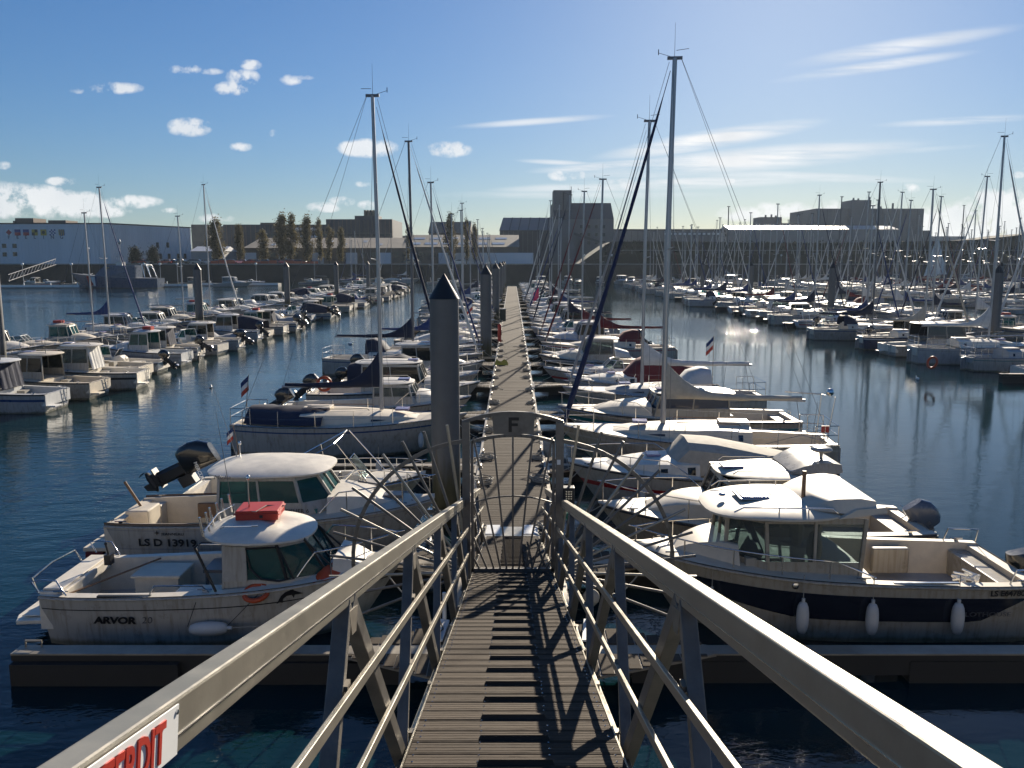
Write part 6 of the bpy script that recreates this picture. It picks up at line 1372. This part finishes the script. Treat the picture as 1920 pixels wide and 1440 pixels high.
# ------------------------------------------------------------------ small things on the pontoon
cm_ = None; q = random.Random(31)
for sg, side in ((-1, 'left'), (1, 'right')):
    for i in range(14):
        y = 18.6 + i * 3.3 + q.uniform(-.6, .6); lb = f'{nth(i + 1)} rope coil along the {side} edge of the central pontoon'
        if cm_ is None:
            m = MB(); P = []
            for j in range(70): a = j * .5; r = .07 + .13 * (j % 23) / 23; P.append((r * math.cos(a), r * math.sin(a) * 1.3, .015 + .02 * (j // 12) + q.uniform(-.006, .006)))
            m.tube(P + [(.1, .3, .02), (.25, .5, .02)], .013, 5); cm_ = m.build('rope_coil', ROPE, None); o = cm_
        else: o = cm_.copy(); C.objects.link(o)
        o.location = (sg * q.uniform(.72, .84), y, .5); o.rotation_euler = (0, 0, q.uniform(0, 6)); o.scale = (q.uniform(.8, 1.3),) * 3; tag(o, lb, 'rope', 'rope coils on the pontoon')
bf = None
for i, (x, y, z, rx, lb) in enumerate(((1.42, 14.4, .42, 62, 'cream roller bumper right of the gangway, nearest one'), (-1.12, 21.4, .55, 0, 'beige bumper on the left pontoon edge by the gate'), (-1.12, 19.1, .5, 0, 'worn beige bumper low on the left pontoon edge'), (1.12, 25.9, .5, 0, 'beige bumper on the right pontoon edge behind the gate'))):
    if bf is None:
        m = MB(); m.tube([(0, 0, -.36), (0, 0, -.33), (0, 0, -.3), (0, 0, .3), (0, 0, .33), (0, 0, .36)], [.04, .12, .14, .14, .12, .04], 14); o = bf = m.build('bumper', BEIGE, None, smooth=50); m = MB(); [m.tube([(.143 * math.cos(a), .143 * math.sin(a), zz) for a in [.524 * j for j in range(12)]], .008, 5, closed=True) for zz in (-.2, -.07, .07, .2)]; m.build('lashing', ROPE, bf)
        o.location = (x, y, z); o.rotation_euler = (R(rx), 0, 0); tag(o, lb, 'bumper', 'bumpers on the pontoon edge')
    else: o = dup(bf, (x, y, z), 0, lb)
for i, (x, y, s_, lb) in enumerate(((1.1, 12.45, 1, 'white hinge plate at the root of the right front finger'), (-1.3, 12.45, -1, 'white hinge plate at the root of the left front finger'))):
    m = MB(); m.prism([(0, 0, .02), (.2, 0, .02), (.26, .75, .02), (.1, .8, .02)], (0, 0, .03)); m.tube([(.17, .78, .05), (.17, .82, .5)], .035, 8); o = m.build('hinge_plate', GEL if False else WHITEP, None, bevel=.006); o.location = (x, y, .5); tag(o, lb, 'plate')
    m = MB(); m.tube([(.1, .15, .06), (.14, .1, .12), (.18, .4, .06), (.12, .6, .08)], .012, 5); m.build('cord', BLACK, o)
m = MB(); P = [(.16 * math.sin(j * 1.1) + q.uniform(-.05, .05), .25 * math.cos(j * .8), .04 + .22 * abs(math.sin(j * .7))) for j in range(40)]; m.tube(P, .014, 5); o = m.build('rope_heap', GREENP, None); o.location = (1.2, 18.6, .5); tag(o, 'tangled green rope beside the keypad post', 'rope')
o = MB().box(-.35, .25, -.3, .3, 0, 1.15).build('service_box', mat('box_olive', (.05, .055, .03), .7), None, bevel=.03); m = MB(); m.box(-.38, .28, -.33, .33, 1.15, 1.2); m.build('lid', MASTD, o); o.location = (-.85, 82, .5); tag(o, 'olive service box at the left edge of the central pontoon', 'box')
m = MB(); m.tube([(0, 0, 0), (0, 0, 1.2)], .14, 10); m.ell((0, 0, 1.2), .14, .14, .14); o = m.build('extinguisher', RED, None, smooth=60); m = MB(); m.tube([(0, -.02, 1.3), (.12, -.05, 1.1), (.15, -.05, .5)], .02, 5); m.build('hose', BLACK, o); o.location = (-.92, 61, .5); tag(o, 'red fire extinguisher standing at the left edge of the pontoon', 'extinguisher')
m = MB(); m.loft([[(-.3 + i * .2, -.35 + .1 * math.sin(i), .02), (-.2 + i * .15, 0, .25 + .08 * math.cos(i * 2)), (-.3 + i * .2, .35, .02)] for i in range(5)], cap=False, close=False); o = m.build('tarpaulin', YEL, None, smooth=60); o.location = (-.7, 47.6, .5); tag(o, 'crumpled yellow sheet on the left edge of the pontoon', 'tarpaulin')
flag((3.2, 100, 1.0), 2.2, [mat('flag_pink', (.65, .03, .12), .6)], 'plain crimson flag beside the far part of the central pontoon', 0, 1.2)
flag((-3.1, 66, 1.0), 2.4, [BLUEC, WHITEP, RED], 'small red-ended flag left of the second pile', 0, .8)
m = MB(); m.tube([(0, 0, 0), (0, 0, .35)], .012, 5); o = m.build('marker_flag', STEEL, None); m = MB(); m.box(-.09, .09, -.005, .005, .2, .36); m.build('pennant_cloth', REDS, o); o.location = (7.3, 19.1, 2.3); tag(o, 'little dark red pennant above the stern of the second right boat', 'flag'); 
m = MB(); m.tube([(-1.4, 0, -.08), (0, 0, .28)], .006, 4); m.build('whip', WIRE, o)
# orange floats and yellow jacket on the right channel boats
ring((22.6, 44.6, 1.0), (R(75), 0, R(-70)), 'yellow-orange lifebuoy on the boats at the right edge of the channel', .3)
q = random.Random(77)
for side, sg in (('left', -1), ('right', 1)):
    for i in range(13):
        y = 23.4 + i * 3.7 + q.uniform(-.4, .4); fender((sg * q.uniform(2.6, 6.5), y, .5), f'{nth(i + 1)} fender between the moored boats, {side} side of the central pontoon', s=q.uniform(.75, 1.05))
# gulls
g0 = None
for i, (px, py, lb) in enumerate(((657, 646, 'gull floating on the left channel near the navy boom'), (395, 727, 'gull on the open water of the left channel'), (1720, 712, 'gull on the right channel below the big cruiser'))):
    p = R(8.5); u, v = pix(px, py); Y = -EYE / v
    if g0 is None: m = MB(); m.ell((0, 0, .06), .2, .08, .08, 10, 6); m.ell((.2, 0, .16), .05, .04, .05, 8, 5); g0 = m.build('gull', WHITEP, None, smooth=60); m = MB(); m.tube([(.24, 0, .16), (.3, 0, .15)], [.012, .004], 5); m.build('beak', YEL, g0); g0.location = (u * Y, Y, 0); tag(g0, lb, 'gull', 'gulls on the water')
    else: dup(g0, (u * Y, Y, 0), rr.uniform(0, 6), lb)
